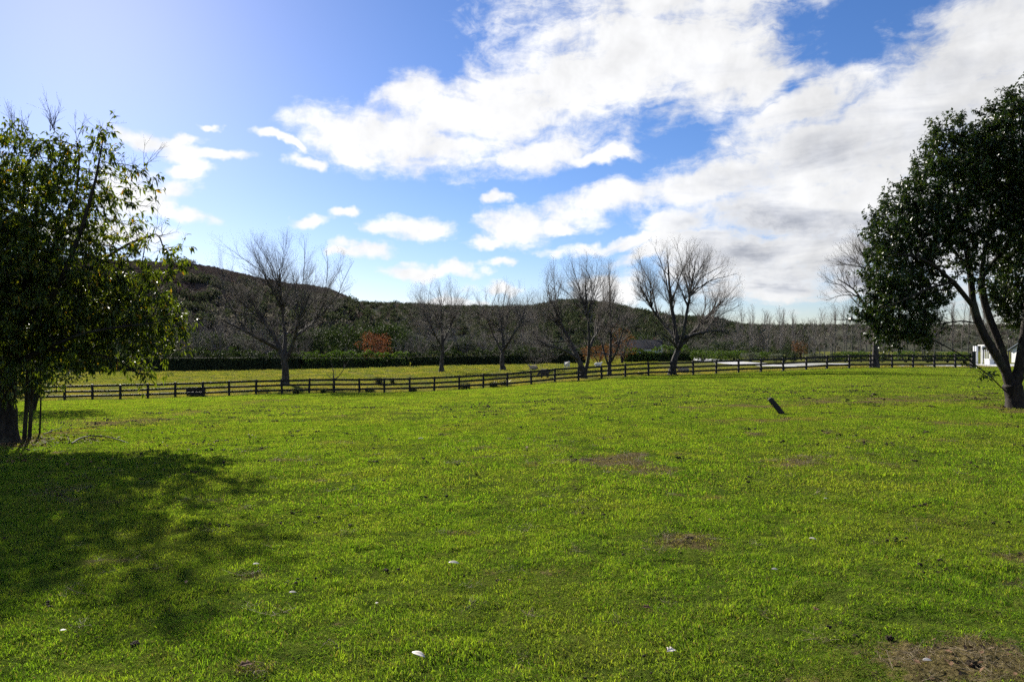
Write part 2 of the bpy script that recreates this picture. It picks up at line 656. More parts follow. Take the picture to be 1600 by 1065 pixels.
def dryness(x, y):
    x = np.asarray(x, float)
    y = np.asarray(y, float)
    n = fbm(x, y, 2.2, 1)
    n3 = fbm(x, y, 9.0, 6)
    d = np.zeros_like(x)
    for (cx, cy, rx, ry, st) in PATCH:
        if x.ndim and x.size > 64:
            w_ = np.where((np.abs(x - cx) < 2.9 * rx) & (np.abs(y - cy) < 2.9 * ry))
            if len(w_[0]) == 0:
                continue
            q = np.sqrt(((x[w_] - cx) / rx) ** 2 + ((y[w_] - cy) / ry) ** 2)
            d[w_] = np.maximum(d[w_], st * np.clip(1.15 - q + 0.75 * n[w_] + 0.45 * n3[w_], 0, 1))
            continue
        q = np.sqrt(((x - cx) / rx) ** 2 + ((y - cy) / ry) ** 2)
        d = np.maximum(d, st * np.clip(1.15 - q + 0.75 * n + 0.45 * n3, 0, 1))
    d = d + 0.16 * np.clip(fbm(x, y, 1.1, 2), 0, 1) + 0.10 * np.clip(fbm(x, y, 6.0, 3), 0, 1)
    return np.clip(d, 0, 1)


def micro(x, y):
    r = np.hypot(x, y)
    k = np.clip(1.6 - r / 25, 0.0, 1.0)
    return (0.018 * fbm(x, y, 3.2, 4) + 0.017 * fbm(x, y, 10.0, 5)) * k + 0.012 * fbm(x, y, 26.0, 15) * np.clip(1.3 - r / 18, 0, 1)


def build_ground():
    rr = np.concatenate([[0.3, 0.8, 1.4], np.geomspace(2.0, 140, 235), np.geomspace(150, 3500, 26)])
    az = np.concatenate([np.linspace(-180, -56, 26)[:-1], np.linspace(-56, -44, 13)[:-1], np.linspace(-44, 44, 300), np.linspace(44, 56, 13)[1:], np.linspace(56, 180, 26)[1:-1]])
    A = np.radians(az)
    R, T = np.meshgrid(rr, A, indexing='ij')
    X = R * np.sin(T)
    Y = R * np.cos(T)
    u = np.where(Y > 0.5, X / np.maximum(Y, 0.5), 0)
    Z = H(X, Y)
    lawn = Y < fence_depth(np.clip(u, -0.95, 0.95))
    near = R < 70
    Z = Z + np.where(near, micro(X, Y), 0)
    dry = np.where(R < 75, dryness(X, Y), 0.1)
    pad = np.where(lawn, 0.0, 1.0)
    n0, n1 = R.shape
    V = np.stack([X, Y, Z], -1).reshape(-1, 3)
    V = np.vstack([V, [[0, 0, 0]]])
    i, j = np.meshgrid(np.arange(n0 - 1), np.arange(n1), indexing='ij')
    j2 = (j + 1) % n1
    Q = np.stack([i * n1 + j, i * n1 + j2, (i + 1) * n1 + j2, (i + 1) * n1 + j], -1).reshape(-1, 4)[:, ::-1]
    c = len(V) - 1
    T3 = np.array([[c, (k + 1) % n1, k] for k in range(n1)])
    me = mk_mesh("ground", V, [Q, T3], [ground_mat()], {'dry': np.append(dry.ravel(), 0), 'paddock': np.append(pad.ravel(), 0)}, smooth=True)
    o = obj("ground", me)
    o['kind'] = 'structure'
    o['label'] = 'green lawn with brown patches and the grazed paddock beyond the fence'


build_ground()


# ------------------------------------------------------------------ hills
def hill_mat(name, a, b, c):
    m, t, out = mat_new(name)
    g = t.n('ShaderNodeNewGeometry')
    p = g.outputs['Position']
    n1 = t.noise(p, 0.02, 5, 0.6)
    n2 = t.noise(p, 0.25, 6, 0.7)
    col = t.mix(t.ss(n1, 0.35, 0.65), a, b)
    col = t.mix(t.math('MULTIPLY', t.ss(n2, 0.48, 0.62), 0.8), col, c)
    bs = principled(t, col, 1.0, 0.0, bump(t, n2, 0.6, 1.0))
    t.nt.links.new(bs.outputs[0], out.inputs[0])
    return m


def build_hill(px, py, d0, d1, mat, label, seed, zb=-2.0, rough=1.0, power=0.9):
    P = np.linspace(px[0], px[-1], 260)
    ridge = np.interp(P, px, py)
    k = np.ones(9) / 9
    ridge = np.convolve(np.pad(ridge, 4, mode='edge'), k, 'valid')
    t = np.concatenate([np.linspace(0, 1, 46), [1.06, 1.15, 1.3, 1.6]])
    Tg, Pg = np.meshgrid(t, P, indexing='ij')
    U = (Pg - 800) / F
    Dp = d0 + (d1 - d0) * Tg
    zr = EYE + (HZ - np.interp(Pg, P, ridge)) * d1 / F
    sh = np.sin(np.clip(Tg, 0, 1) * math.pi / 2) ** power
    sh = np.where(Tg > 1, 1 - (Tg - 1) * 1.1, sh)
    X = U * Dp
    Z = zb + (zr - zb) * sh
    nz = fbm(X * 0.05, Dp * 0.05, 1.0, seed) * 1.6 + fbm(X * 0.05, Dp * 0.05, 6.0, seed + 1) * 0.6
    Z = Z + nz * rough * np.clip(sh * 3, 0, 1) * np.clip(np.abs(1 - Tg) * 3 + 0.35, 0, 1)
    n0, n1 = X.shape
    V = np.stack([X, Dp, Z], -1).reshape(-1, 3)
    i, j = np.meshgrid(np.arange(n0 - 1), np.arange(n1 - 1), indexing='ij')
    Q = np.stack([i * n1 + j, i * n1 + j + 1, (i + 1) * n1 + j + 1, (i + 1) * n1 + j], -1).reshape(-1, 4)
    o = obj("hill", mk_mesh("hill", V, Q, [mat], smooth=True))
    o['kind'] = 'structure'
    o['label'] = label
    return V.reshape(n0, n1, 3)


HM1 = hill_mat("heath_slope", (0.046, 0.034, 0.032), (0.052, 0.046, 0.036), (0.030, 0.028, 0.024))
HM2 = hill_mat("scrub_slope", (0.075, 0.078, 0.056), (0.095, 0.092, 0.064), (0.042, 0.050, 0.034))
hillA = build_hill([-700, -300, 0, 150, 280, 340, 407, 435, 480, 522, 562, 581, 600, 640], [380, 395, 410, 418, 424, 430, 443, 452, 457, 462, 478, 493, 510, 545],
                   165, 400, HM1, 'steep dark heath covered hill behind the left trees', 1)
hillC = build_hill([740, 780, 820, 870, 900, 950, 1000, 1050, 1110, 1150, 1200, 1260], [514, 503, 488, 479, 477, 482, 494, 502, 505, 513, 524, 545],
                   240, 520, HM2, 'rounded dark hill behind the middle bare trees', 2)
hillB = build_hill([300, 480, 581, 640, 670, 682, 760, 860, 950, 1100], [470, 476, 479, 480, 481, 485, 484, 484, 490, 520],
                   400, 680, HM2, 'low flat topped far hill in the middle distance', 3)
hillD = build_hill([950, 1100, 1160, 1300, 1500, 1700, 2300], [520, 512, 511, 512, 512, 508, 505],
                   500, 850, HM2, 'long level far ridge at the right', 4)

# ------------------------------------------------------------------ instanced stuff
def proto_collection(name, meshes):
    c = bpy.data.collections.new(name)
    for i, me in enumerate(meshes):
        o = bpy.data.objects.new("%s_%02d" % (name, i), me)
        c.objects.link(o)
    return c


def scatter(name, label, P, rotz, scale, idx, coll, attrs=None, tilt=None):
    """one object of stuff: points carrying copies of small meshes"""
    n = len(P)
    me = bpy.data.meshes.new(name)
    me.vertices.add(n)
    me.vertices.foreach_set('co', np.asarray(P, np.float32).ravel())
    def fa(k, a, typ='FLOAT', key='value'):
        q = me.attributes.new(k, typ, 'POINT')
        q.data.foreach_set(key, np.asarray(a).ravel())
    rot = np.zeros((n, 3), np.float32)
    rot[:, 2] = rotz
    if tilt is not None:
        rot[:, 0:2] = tilt
    fa('rot', rot, 'FLOAT_VECTOR', 'vector')
    sc_ = np.asarray(scale, np.float32)
    if sc_.ndim == 1:
        sc_ = np.repeat(sc_[:, None], 3, 1)
    fa('scl', sc_, 'FLOAT_VECTOR', 'vector')
    fa('idx', np.asarray(idx, np.int32), 'INT')
    for k, a in (attrs or {}).items():
        fa(k, np.asarray(a, np.float32))
    o = obj(name, me)
    ng = bpy.data.node_groups.new(name, 'GeometryNodeTree')
    ng.interface.new_socket('Geometry', in_out='INPUT', socket_type='NodeSocketGeometry')
    ng.interface.new_socket('Geometry', in_out='OUTPUT', socket_type='NodeSocketGeometry')
    N = ng.nodes
    gi, go = N.new('NodeGroupInput'), N.new('NodeGroupOutput')
    ci = N.new('GeometryNodeCollectionInfo')
    ci.inputs['Collection'].default_value = coll
    ci.inputs['Separate Children'].default_value = True
    ci.inputs['Reset Children'].default_value = True
    ip = N.new('GeometryNodeInstanceOnPoints')
    ip.inputs['Pick Instance'].default_value = True
    def na(k, dt):
        q = N.new('GeometryNodeInputNamedAttribute')
        q.data_type = dt
        q.inputs['Name'].default_value = k
        return q.outputs['Attribute']
    L = ng.links
    L.new(gi.outputs[0], ip.inputs['Points'])
    L.new(ci.outputs[0], ip.inputs['Instance'])
    L.new(na('idx', 'INT'), ip.inputs['Instance Index'])
    er = N.new('FunctionNodeEulerToRotation')
    L.new(na('rot', 'FLOAT_VECTOR'), er.inputs[0])
    L.new(er.outputs[0], ip.inputs['Rotation'])
    L.new(na('scl', 'FLOAT_VECTOR'), ip.inputs['Scale'])
    L.new(ip.outputs[0], go.inputs[0])
    md = o.modifiers.new('scatter', 'NODES')
    md.node_group = ng
    o['kind'] = 'stuff'
    o['label'] = label
    return o


def blade_clump(name, n, radius, lmin, lmax, width, lean, mat, rng, levels=2):
    r = radius * np.sqrt(rng.random(n))
    th = rng.uniform(0, 6.283, n)
    base = np.stack([r * np.cos(th), r * np.sin(th), np.full(n, -0.012)], 1)
    L = rng.uniform(lmin, lmax, n)
    a = rng.uniform(0, 6.283, n)
    ln = rng.uniform(0.1, 1.0, n) ** 0.8 * lean
    out = np.stack([np.cos(a), np.sin(a), np.zeros(n)], 1)
    side = np.stack([-np.sin(a), np.cos(a), np.zeros(n)], 1)
    tw = rng.uniform(-0.9, 0.9, n)
    side = unit(side * np.cos(tw)[:, None] + out * np.sin(tw)[:, None])
    up = np.array([0, 0, 1.0])
    w = width * rng.uniform(0.6, 1.3, n)
    mid = base + (up * (L * 0.55)[:, None] + out * (L * 0.30 * ln)[:, None])
    tip = base + (up * (L * (1 - 0.40 * ln))[:, None] + out * (L * 0.95 * ln)[:, None])
    rn = rng.random(n)
    if levels == 2:
        V = np.stack([base - side * w[:, None] / 2, base + side * w[:, None] / 2, mid + side * w[:, None] * 0.45, mid - side * w[:, None] * 0.45, tip], 1).reshape(-1, 3)
        b = np.arange(n)[:, None] * 5
        faces = [b + np.array([0, 1, 2, 3]), b + np.array([3, 2, 4])]
        k = 5
        tipv = [0, 0, .5, .5, 1]
    else:
        V = np.stack([base - side * w[:, None] / 2, base + side * w[:, None] / 2, tip], 1).reshape(-1, 3)
        b = np.arange(n)[:, None] * 3
        faces = [b + np.array([0, 1, 2])]
        k = 3
        tipv = [0, 0, 1]
    return mk_mesh(name, V, faces, [mat], {'rnd': np.repeat(rn, k), 'tip': np.tile(tipv, n)})


GREENS = [(0.134, 0.225, 0.024), (0.202, 0.284, 0.034), (0.250, 0.266, 0.048), (0.050, 0.106, 0.014)]
GRASS = grass_mat("lawn_grass", GREENS, (0.185, 0.160, 0.068))


def build_grass():
    rng = np.random.default_rng(11)
    protos = []
    for i in range(5):
        protos.append(blade_clump("grass_near", 46, 0.10, 0.016, 0.050, 0.0040, 1.95, GRASS, rng))
    for i in range(4):
        protos.append(blade_clump("grass_middle", 80, 0.22, 0.020, 0.052, 0.0080, 1.8, GRASS, rng))
    for i in range(4):
        protos.append(blade_clump("grass_far", 130, 0.50, 0.022, 0.058, 0.017, 1.5, GRASS, rng, 1))
    coll = proto_collection("grass_clumps", protos)
    zones = [(1.0, 8.5, 58000, 0, 5), (7.5, 23.0, 38000, 5, 4), (21.0, 76.0, 34000, 9, 4)]
    Ps, Ss, Is, Ds = [], [], [], []
    for (r0, r1, n, i0, k) in zones:
        # even cover of the ground in front of the camera and well past the sides of the view
        yy = np.linspace(r0, r1, 400)
        cw = np.cumsum(0.85 * yy + 4.5)
        y = np.interp(rng.random(n) * cw[-1], cw, yy)
        x = rng.uniform(-1, 1, n) * (0.85 * y + 4.5)
        u = x / y
        keep = y < fence_depth(np.clip(u, -0.95, 0.95)) - 0.05
        x, y = x[keep], y[keep]
        d = dryness(x, y)
        cl = fbm(x, y, 7.0, 8)
        c2 = fbm(x, y, 1.4, 9)
        dens = 1.0 - 0.85 * np.clip((d - 0.38) * 1.7, 0, 1)
        dens *= np.clip(1.05 + 1.0 * cl, 0.45, 1)
        kp = rng.random(len(x)) < dens
        x, y, d, cl, c2 = x[kp], y[kp], d[kp], cl[kp], c2[kp]
        s = np.clip(1.0 + 0.75 * cl + 0.40 * c2, 0.4, 2.1) * rng.uniform(0.8, 1.2, len(x)) * (1 - 0.35 * d)
        Ps.append(np.stack([x, y, H(x, y) + micro(x, y)], 1))
        Ss.append(np.stack([np.ones_like(s), np.ones_like(s), s], 1))
        Is.append(rng.integers(i0, i0 + k, len(x)))
        Ds.append(d)
    P = np.concatenate(Ps)
    scatter("grass", "short green grass of the lawn", P, rng.uniform(0, 6.283, len(P)), np.concatenate(Ss), np.concatenate(Is), coll,
            {'dry': np.concatenate(Ds)})
    # rough grazed grass of the paddock
    PG = grass_mat("paddock_grass", [(0.105, 0.130, 0.032), (0.150, 0.165, 0.050), (0.18, 0.165, 0.062), (0.045, 0.066, 0.018)], (0.21, 0.170, 0.085))
    pr = [blade_clump("tussock_rough", 130, 0.55, 0.06, 0.24, 0.03, 0.9, PG, rng, 1) for i in range(4)]
    coll2 = proto_collection("paddock_clumps", pr)
    n = 26000
    y = np.sqrt(rng.uniform(58.0 ** 2, 175.0 ** 2, n))
    u = rng.uniform(-0.9, 0.9, n)
    x = u * y
    yf = fence_depth(u)
    keep = (y > yf + 0.15) & ~((u > 0.20) & (y > 82 - 25 * np.clip(u - .3, 0, .3)))
    x, y, yf = x[keep], y[keep], yf[keep]
    cl = fbm(x, y, 0.9, 12)
    d = np.clip(0.36 + 0.42 * np.exp(-((y - yf - 7) / 6) ** 2) + 0.35 * fbm(x, y, 0.35, 13), 0, 1)
    s = np.clip(0.75 + 0.8 * cl, 0.25, 2.0)
    scatter("paddock_grass", "rough grazed grass of the paddock beyond the fence", np.stack([x, y, H(x, y)], 1), rng.uniform(0, 6.283, len(x)),
            np.stack([np.ones_like(s), np.ones_like(s), s], 1), rng.integers(0, 4, len(x)), coll2, {'dry': d})


build_grass()


# ------------------------------------------------------------------ tree growing
def sample_lobes(lobes, rng, n, shell=0.35):
    """points inside ellipsoids given as (centre, radii)"""
    vol = np.array([np.prod(r) for _, r, *_ in lobes]) * np.array([q[2] if len(q) > 2 else 1.0 for q in lobes])
    cnt = rng.multinomial(n, vol / vol.sum())
    out = []
    for q, k in zip(lobes, cnt):
        c, r = q[0], q[1]
        d = unit(rng.normal(size=(k, 3)))
        rad = rng.random(k) ** (1 / 3.0)
        rad = rad * (1 - shell) + shell * rng.random(k) ** 0.15
        out.append(np.array(c) + d * rad[:, None] * np.array(r))
    return np.concatenate(out)


def colonize(rng, chains, A, step, infl, kill, up=0.0, jitter=0.15, itmax=160, links=None):
    """grow branches from the given chains towards the points A"""
    P, par = [], []
    for ci, ch in enumerate(chains):
        first = len(P)
        for k, p in enumerate(ch):
            P.append(np.array(p, float))
            if k == 0:
                if ci == 0:
                    par.append(-1)
                else:
                    Q = np.array(P[:first])
                    par.append(int(np.argmin(((Q - p) ** 2).sum(1))))
            else:
                par.append(len(P) - 2)
    P = np.array(P)
    par = list(par)
    nd = np.full(len(A), 1e9)
    ni = np.zeros(len(A), int)
    def upd(new, off):
        D = ((A[:, None, :] - new[None]) ** 2).sum(2)
        j = D.argmin(1)
        m = D[np.arange(len(A)), j]
        b = m < nd
        nd[b] = m[b]
        ni[b] = j[b] + off
    upd(P, 0)
    alive = np.ones(len(A), bool)
    seen = set()
    for it in range(itmax):
        alive &= nd > kill * kill
        act = alive & (nd < infl * infl)
        if not act.any():
            break
        acc = np.zeros((len(P), 3))
        np.add.at(acc, ni[act], unit(A[act] - P[ni[act]]))
        idx = np.unique(ni[act])
        dirs = unit(unit(acc[idx]) + np.array([0, 0, up]) + rng.normal(0, jitter, (len(idx), 3)))
        new = P[idx] + dirs * step
        ok = []
        for k, i in enumerate(idx):
            key = (i, tuple(np.round(new[k] / (step * 0.4)).astype(int)))
            if key in seen:
                ok.append(False)
            else:
                seen.add(key)
                ok.append(True)
        ok = np.array(ok)
        if not ok.any():
            break
        new, idx = new[ok], idx[ok]
        off = len(P)
        P = np.vstack([P, new])
        par += list(idx)
        upd(new, off)
    return P, np.array(par)


def radii(par, r0, e=2.3, rmax=None, fixed=0):
    n = len(par)
    acc = np.zeros(n)
    for i in range(n - 1, -1, -1):
        if acc[i] == 0:
            acc[i] = r0 ** e
        if par[i] >= 0:
            acc[par[i]] += acc[i]
    r = acc ** (1 / e)
    if rmax:
        k = math.log(rmax / r0) / math.log(max(r.max(), r0 * 1.01) / r0)
        r = r0 * (r / r0) ** k
    return r


def smooth_nodes(P, par, keep, it=3):
    n = len(P)
    main = np.full(n, -1)
    for i in range(n):
        if par[i] >= 0:
            main[par[i]] = i if main[par[i]] < 0 else main[par[i]]
    P = P.copy()
    ok = (par >= 0) & (main >= 0)
    ok[:keep] = False
    k = np.where(ok)[0]
    for _ in range(it):
        P[k] = 0.5 * P[k] + 0.25 * P[par[k]] + 0.25 * P[main[k]]
    return P


def wood(P, par, R):
    """tubes along the grown skeleton"""
    n = len(P)
    ch = np.where(par >= 0)[0]
    D = np.zeros((n, 3))
    D[ch] = unit(P[ch] - P[par[ch]])
    root = np.where(par < 0)[0]
    D[root] = (0, 0, 1)
    main = np.full(n, -1)
    for i in ch:
        p = par[i]
        if main[p] < 0 or R[i] > R[main[p]]:
            main[p] = i
    parts = []
    ismain = main[par[ch]] == ch
    for lo, hi, sides in ((0, 0.022, 3), (0.022, 0.07, 5), (0.07, 99, 10)):
        for mn in (True, False):
            s = ch[(R[ch] >= lo) & (R[ch] < hi) & (ismain == mn)]
            if len(s) == 0:
                continue
            p = par[s]
            R0 = R[p] if mn else np.minimum(R[p], R[s] * 1.15)
            D0 = D[p] if mn else D[s]
            parts.append(prisms(P[p], R0, P[s], R[s], D0, D[s], sides))
    return parts, D, main


def twigs(rng, P, D, n_per, length, r0, spread=0.6, up=0.3, segs=3, droop=0.0, sub=2):
    """fine shoots; gives tube parts and the points along them (for leaves)"""
    S = np.repeat(P, n_per, 0)
    d = unit(np.repeat(D, n_per, 0) + rng.normal(0, spread, (len(S), 3)) + np.array([0, 0, up]))
    L = length * rng.uniform(0.5, 1.25, len(S))
    parts, ends, edirs = [], [], []
    p, dd = S, d
    r = np.full(len(S), r0)
    mids = []
    for k in range(segs):
        d2 = unit(dd + rng.normal(0, 0.16, dd.shape) + np.array([0, 0, 0.14 * (up > 0) - droop]))
        q = p + d2 * (L / segs)[:, None]
        r2 = r * 0.72
        parts.append(prisms(p, r, q, r2, dd, d2, 3))
        mids.append((q.copy(), d2.copy(), r2.copy(), L))
        p, dd, r = q, d2, r2
    if sub:
        for (q, d2, r2, L_) in mids[:-1]:
            for s in range(sub):
                d3 = unit(d2 + rng.normal(0, 0.55, d2.shape) + np.array([0, 0, up * 0.6 - droop]))
                e = q + d3 * (L_ * rng.uniform(0.25, 0.55, len(L_)))[:, None]
                parts.append(prisms(q, r2 * 0.8, e, r2 * 0.45, d3, d3, 3))
                ends.append(e)
                edirs.append(d3)
    ends.append(p)
    edirs.append(dd)
    return parts, np.concatenate(ends), np.concatenate(edirs)


def leaves(rng, P, D, per, length, width, droop=0.3, out=0.8, back=0.0, fold=0.18, simple=False):
    """folded pointed leaves round shoot ends: V, F, per vertex random"""
    S = np.repeat(P, per, 0)
    A = np.repeat(D, per, 0)
    n = len(S)
    S = S - A * (rng.random(n) * back)[:, None]
    d = unit(A * 0.6 + unit(rng.normal(size=(n, 3))) * out + np.array([0, 0, -droop]))
    L = length * rng.uniform(0.6, 1.2, n)
    W = width * rng.uniform(0.7, 1.2, n)
    up = unit(rng.normal(0, 0.5, (n, 3)) + np.array([0, 0, 1.0]))
    sd = unit(np.cross(d, up))
    nm = np.cross(sd, d)
    base = S
    mid = S + d * (L * 0.5)[:, None]
    tip = S + d * L[:, None] - np.array([0, 0, 1.0]) * (L * rng.uniform(0.0, 0.3, n))[:, None]
    l = mid + sd * (W / 2)[:, None] + nm * (W * fold)[:, None]
    r = mid - sd * (W / 2)[:, None] + nm * (W * fold)[:, None]
    V = np.stack([base, l, mid, r, tip], 1).reshape(-1, 3)
    if simple:
        V = np.stack([base, l, tip, r], 1).reshape(-1, 3)
        b = np.arange(n)[:, None] * 4
        return V, np.concatenate([b + np.array([0, 1, 2]), b + np.array([0, 2, 3])]), np.repeat(rng.random(n), 4)
    b = np.arange(n)[:, None] * 5
    Fc = np.concatenate([b + np.array([0, 1, 2]), b + np.array([0, 2, 3]), b + np.array([2, 1, 4]), b + np.array([2, 4, 3])])
    return V, Fc, np.repeat(rng.random(n), 5)


def cards(rng, P, size, aspect=0.6, up=0.3):
    """single small leaf faces for foliage seen from afar (each a bent four-sided leaf)"""
    n = len(P)
    d = unit(rng.normal(size=(n, 3)) + np.array([0, 0, up]))
    s = unit(np.cross(d, unit(rng.normal(size=(n, 3)))))
    nm = np.cross(s, d)
    L = size * rng.uniform(0.6, 1.3, n)
    V = np.stack([P, P + d * (L * .5)[:, None] + s * (L * aspect / 2)[:, None] + nm * (L * .12)[:, None], P + d * L[:, None],
                  P + d * (L * .5)[:, None] - s * (L * aspect / 2)[:, None] + nm * (L * .12)[:, None]], 1).reshape(-1, 3)
    b = np.arange(n)[:, None] * 4
    return V, b + np.array([0, 1, 2, 3]), np.repeat(rng.random(n), 4)


# ------------------------------------------------------------------ tree builders
def put_tree(name, label, base, wood_parts_thick, wood_parts_thin, bark, leaf=None, leafmat=None, group=None, crownmat=None):
    b = np.array(base)
    t = thing(name, label, 'tree', base, group=group)
    V, Fl = merge(wood_parts_thick)
    obj('trunk', mk_mesh('trunk', V - b, Fl, [bark], smooth=True), t)
    V, Fl = merge(wood_parts_thin)
    br = mk_mesh('branches', V - b, Fl, [crownmat or bark])
    if leaf is None:
        obj('crown', br, t)
    else:
        o = obj('branches', br, t)
        LV, LF, LR = leaf
        obj('crown', mk_mesh('crown', LV - b, LF, [leafmat], {'rnd': LR}), t)
    return t


def split_wood(P, par, R, lim):
    """thick limbs and thin branches as separate lists of tubes"""
    parts_a, D, main = wood(P, par, np.where(R >= lim, R, 0))
    n = len(P)
    ch = np.where(par >= 0)[0]
    ismain = main[par[ch]] == ch
    A, B = [], []
    D = np.zeros((n, 3))
    D[ch] = unit(P[ch] - P[par[ch]])
    D[np.where(par < 0)[0]] = (0, 0, 1)
    main = np.full(n, -1)
    for i in ch:
        p = par[i]
        if main[p] < 0 or R[i] > R[main[p]]:
            main[p] = i
    ismain = main[par[ch]] == ch
    for lo, hi, sides in ((0, 0.022, 3), (0.022, 0.06, 5), (0.06, 99, 10)):
        for thick in (True, False):
            for mn in (True, False):
                s = ch[(R[ch] >= lo) & (R[ch] < hi) & (ismain == mn) & ((R[ch] >= lim) == thick)]
                if len(s) == 0:
                    continue
                p = par[s]
                R0 = R[p] if mn else np.minimum(R[p], R[s] * 1.15)
                D0 = D[p] if mn else D[s]
                (A if thick else B).append(prisms(P[p], R0, P[s], R[s], D0, D[s], sides))
    return A, B, D


def px_lobes(lobes, d, depth=0.85):
    out = []
    for q in lobes:
        px, py, rx, ry = q[:4]
        w = q[4] if len(q) > 4 else 1.0
        k = d / F
        dd = q[5] if len(q) > 5 else 0.0
        out.append((at(px, py, d + dd), (rx * k, (rx * 0.6 + ry * 0.4) * k * depth, ry * k), w))
    return out


def densify(ch, step):
    out = [np.array(ch[0], float)]
    for a, b in zip(ch[:-1], ch[1:]):
        a, b = np.array(a, float), np.array(b, float)
        m = max(1, int(round(np.linalg.norm(b - a) / step)))
        for k in range(1, m + 1):
            out.append(a + (b - a) * k / m)
    out = np.array(out)
    for _ in range(2):
        out[1:-1] = 0.5 * out[1:-1] + 0.25 * out[:-2] + 0.25 * out[2:]
    return out


def flare(P, R, base, amount=0.45, h=0.7):
    z = P[:, 2] - base[2]
    return R * (1 + amount * np.clip(1 - z / h, 0, 1) ** 2 * (R > 0.5 * R.max()))


BARK_GREY = bark_mat("bare_tree_bark", (0.018, 0.015, 0.013), (0.070, 0.061, 0.054), 5.0)
TWIG_GREY = simple_mat("twig_bark", (0.095, 0.080, 0.072), (0.165, 0.145, 0.130), 0.6, 0.8, 0.12)


def inside(P, lobes):
    f = np.full(len(P), 9.0)
    for q in lobes:
        f = np.minimum(f, np.linalg.norm((P - np.array(q[0])) / np.array(q[1]), axis=1))
    return f


def ramify(rng, limbs, lobes, levels, up=0.12):
    """boughs -> branches -> twigs, each order grown from the one before, kept inside the crown
    limbs: list of (points, start radius, end radius); levels: dicts n, length, t0, angle, segs, r"""
    parts = []
    cur = []
    for pts, r0, r1 in limbs:
        n = len(pts)
        D = unit(np.vstack([pts[1:] - pts[:-1], pts[-1:] - pts[-2:-1]]))
        rr = r0 + (r1 - r0) * np.linspace(0, 1, n) ** 0.8
        parts.append(('T' if r0 > 0.05 else 'B', prisms(pts[:-1], rr[:-1], pts[1:], rr[1:], D[:-1], D[1:], 9)))
        m = 9
        tt = np.linspace(0, n - 1, m)
        cur.append((np.stack([np.interp(tt, np.arange(n), pts[:, k]) for k in range(3)], 1), np.interp(tt, np.arange(n), rr)))
    poly = np.stack([c[0] for c in cur])
    rad = np.stack([c[1] for c in cur])
    for lv in levels:
        N, m = poly.shape[:2]
        k = lv['n']
        ids = np.repeat(np.arange(N), k)
        t = np.tile(np.linspace(lv['t0'], 1.0, k), N) + rng.uniform(-.5, .5, N * k) * (1 - lv['t0']) / k
        t = np.clip(t, 0, 1)
        f = t * (m - 1)
        i = np.minimum(f.astype(int), m - 2)
        w = (f - i)[:, None]
        S = poly[ids, i] * (1 - w) + poly[ids, i + 1] * w
        T = unit(poly[ids, i + 1] - poly[ids, i])
        rp = rad[ids, i] * (1 - w[:, 0]) + rad[ids, i + 1] * w[:, 0]
        rv = rng.normal(size=S.shape)
        side = unit(rv - (rv * T).sum(1, keepdims=True) * T)
        ang = np.radians(lv['angle']) * rng.uniform(0.6, 1.3, len(S)) * (1 - 0.55 * t ** 3)
        d = unit(T * np.cos(ang)[:, None] + side * np.sin(ang)[:, None] + np.array([0, 0, lv.get('up', up)]))
        L = lv['length'] * rng.uniform(0.6, 1.25, len(S)) * (1.1 - 0.35 * t)
        for _ in range(4):
            o = inside(S + d * L[:, None], lobes) > 1.0
            L = np.where(o, L * 0.68, L)
        ok = L > lv['length'] * 0.22
        S, d, L, rp, t = S[ok], d[ok], L[ok], rp[ok], t[ok]
        r = np.minimum(rp * rng.uniform(.5, .75, len(S)), lv['r'] * rng.uniform(.8, 1.2, len(S)))
        segs = lv['segs']
        pts = [S]
        rs = [r]
        dd = d
        for q in range(segs):
            d2 = unit(dd + rng.normal(0, lv.get('wob', .10), dd.shape) + np.array([0, 0, lv.get('curl', .10)]))
            e = pts[-1] + d2 * (L / segs)[:, None]
            r2 = r * (1 - .78 * (q + 1) / segs)
            sides = 3 if lv['r'] < .045 else 5
            parts.append(('B', prisms(pts[-1], rs[-1], e, r2, dd, d2, sides)))
            pts.append(e)
            rs.append(r2)
            dd = d2
        poly = np.stack(pts, 1)
        rad = np.stack(rs, 1)
    return [p for k, p in parts if k == 'T'], [p for k, p in parts if k == 'B']


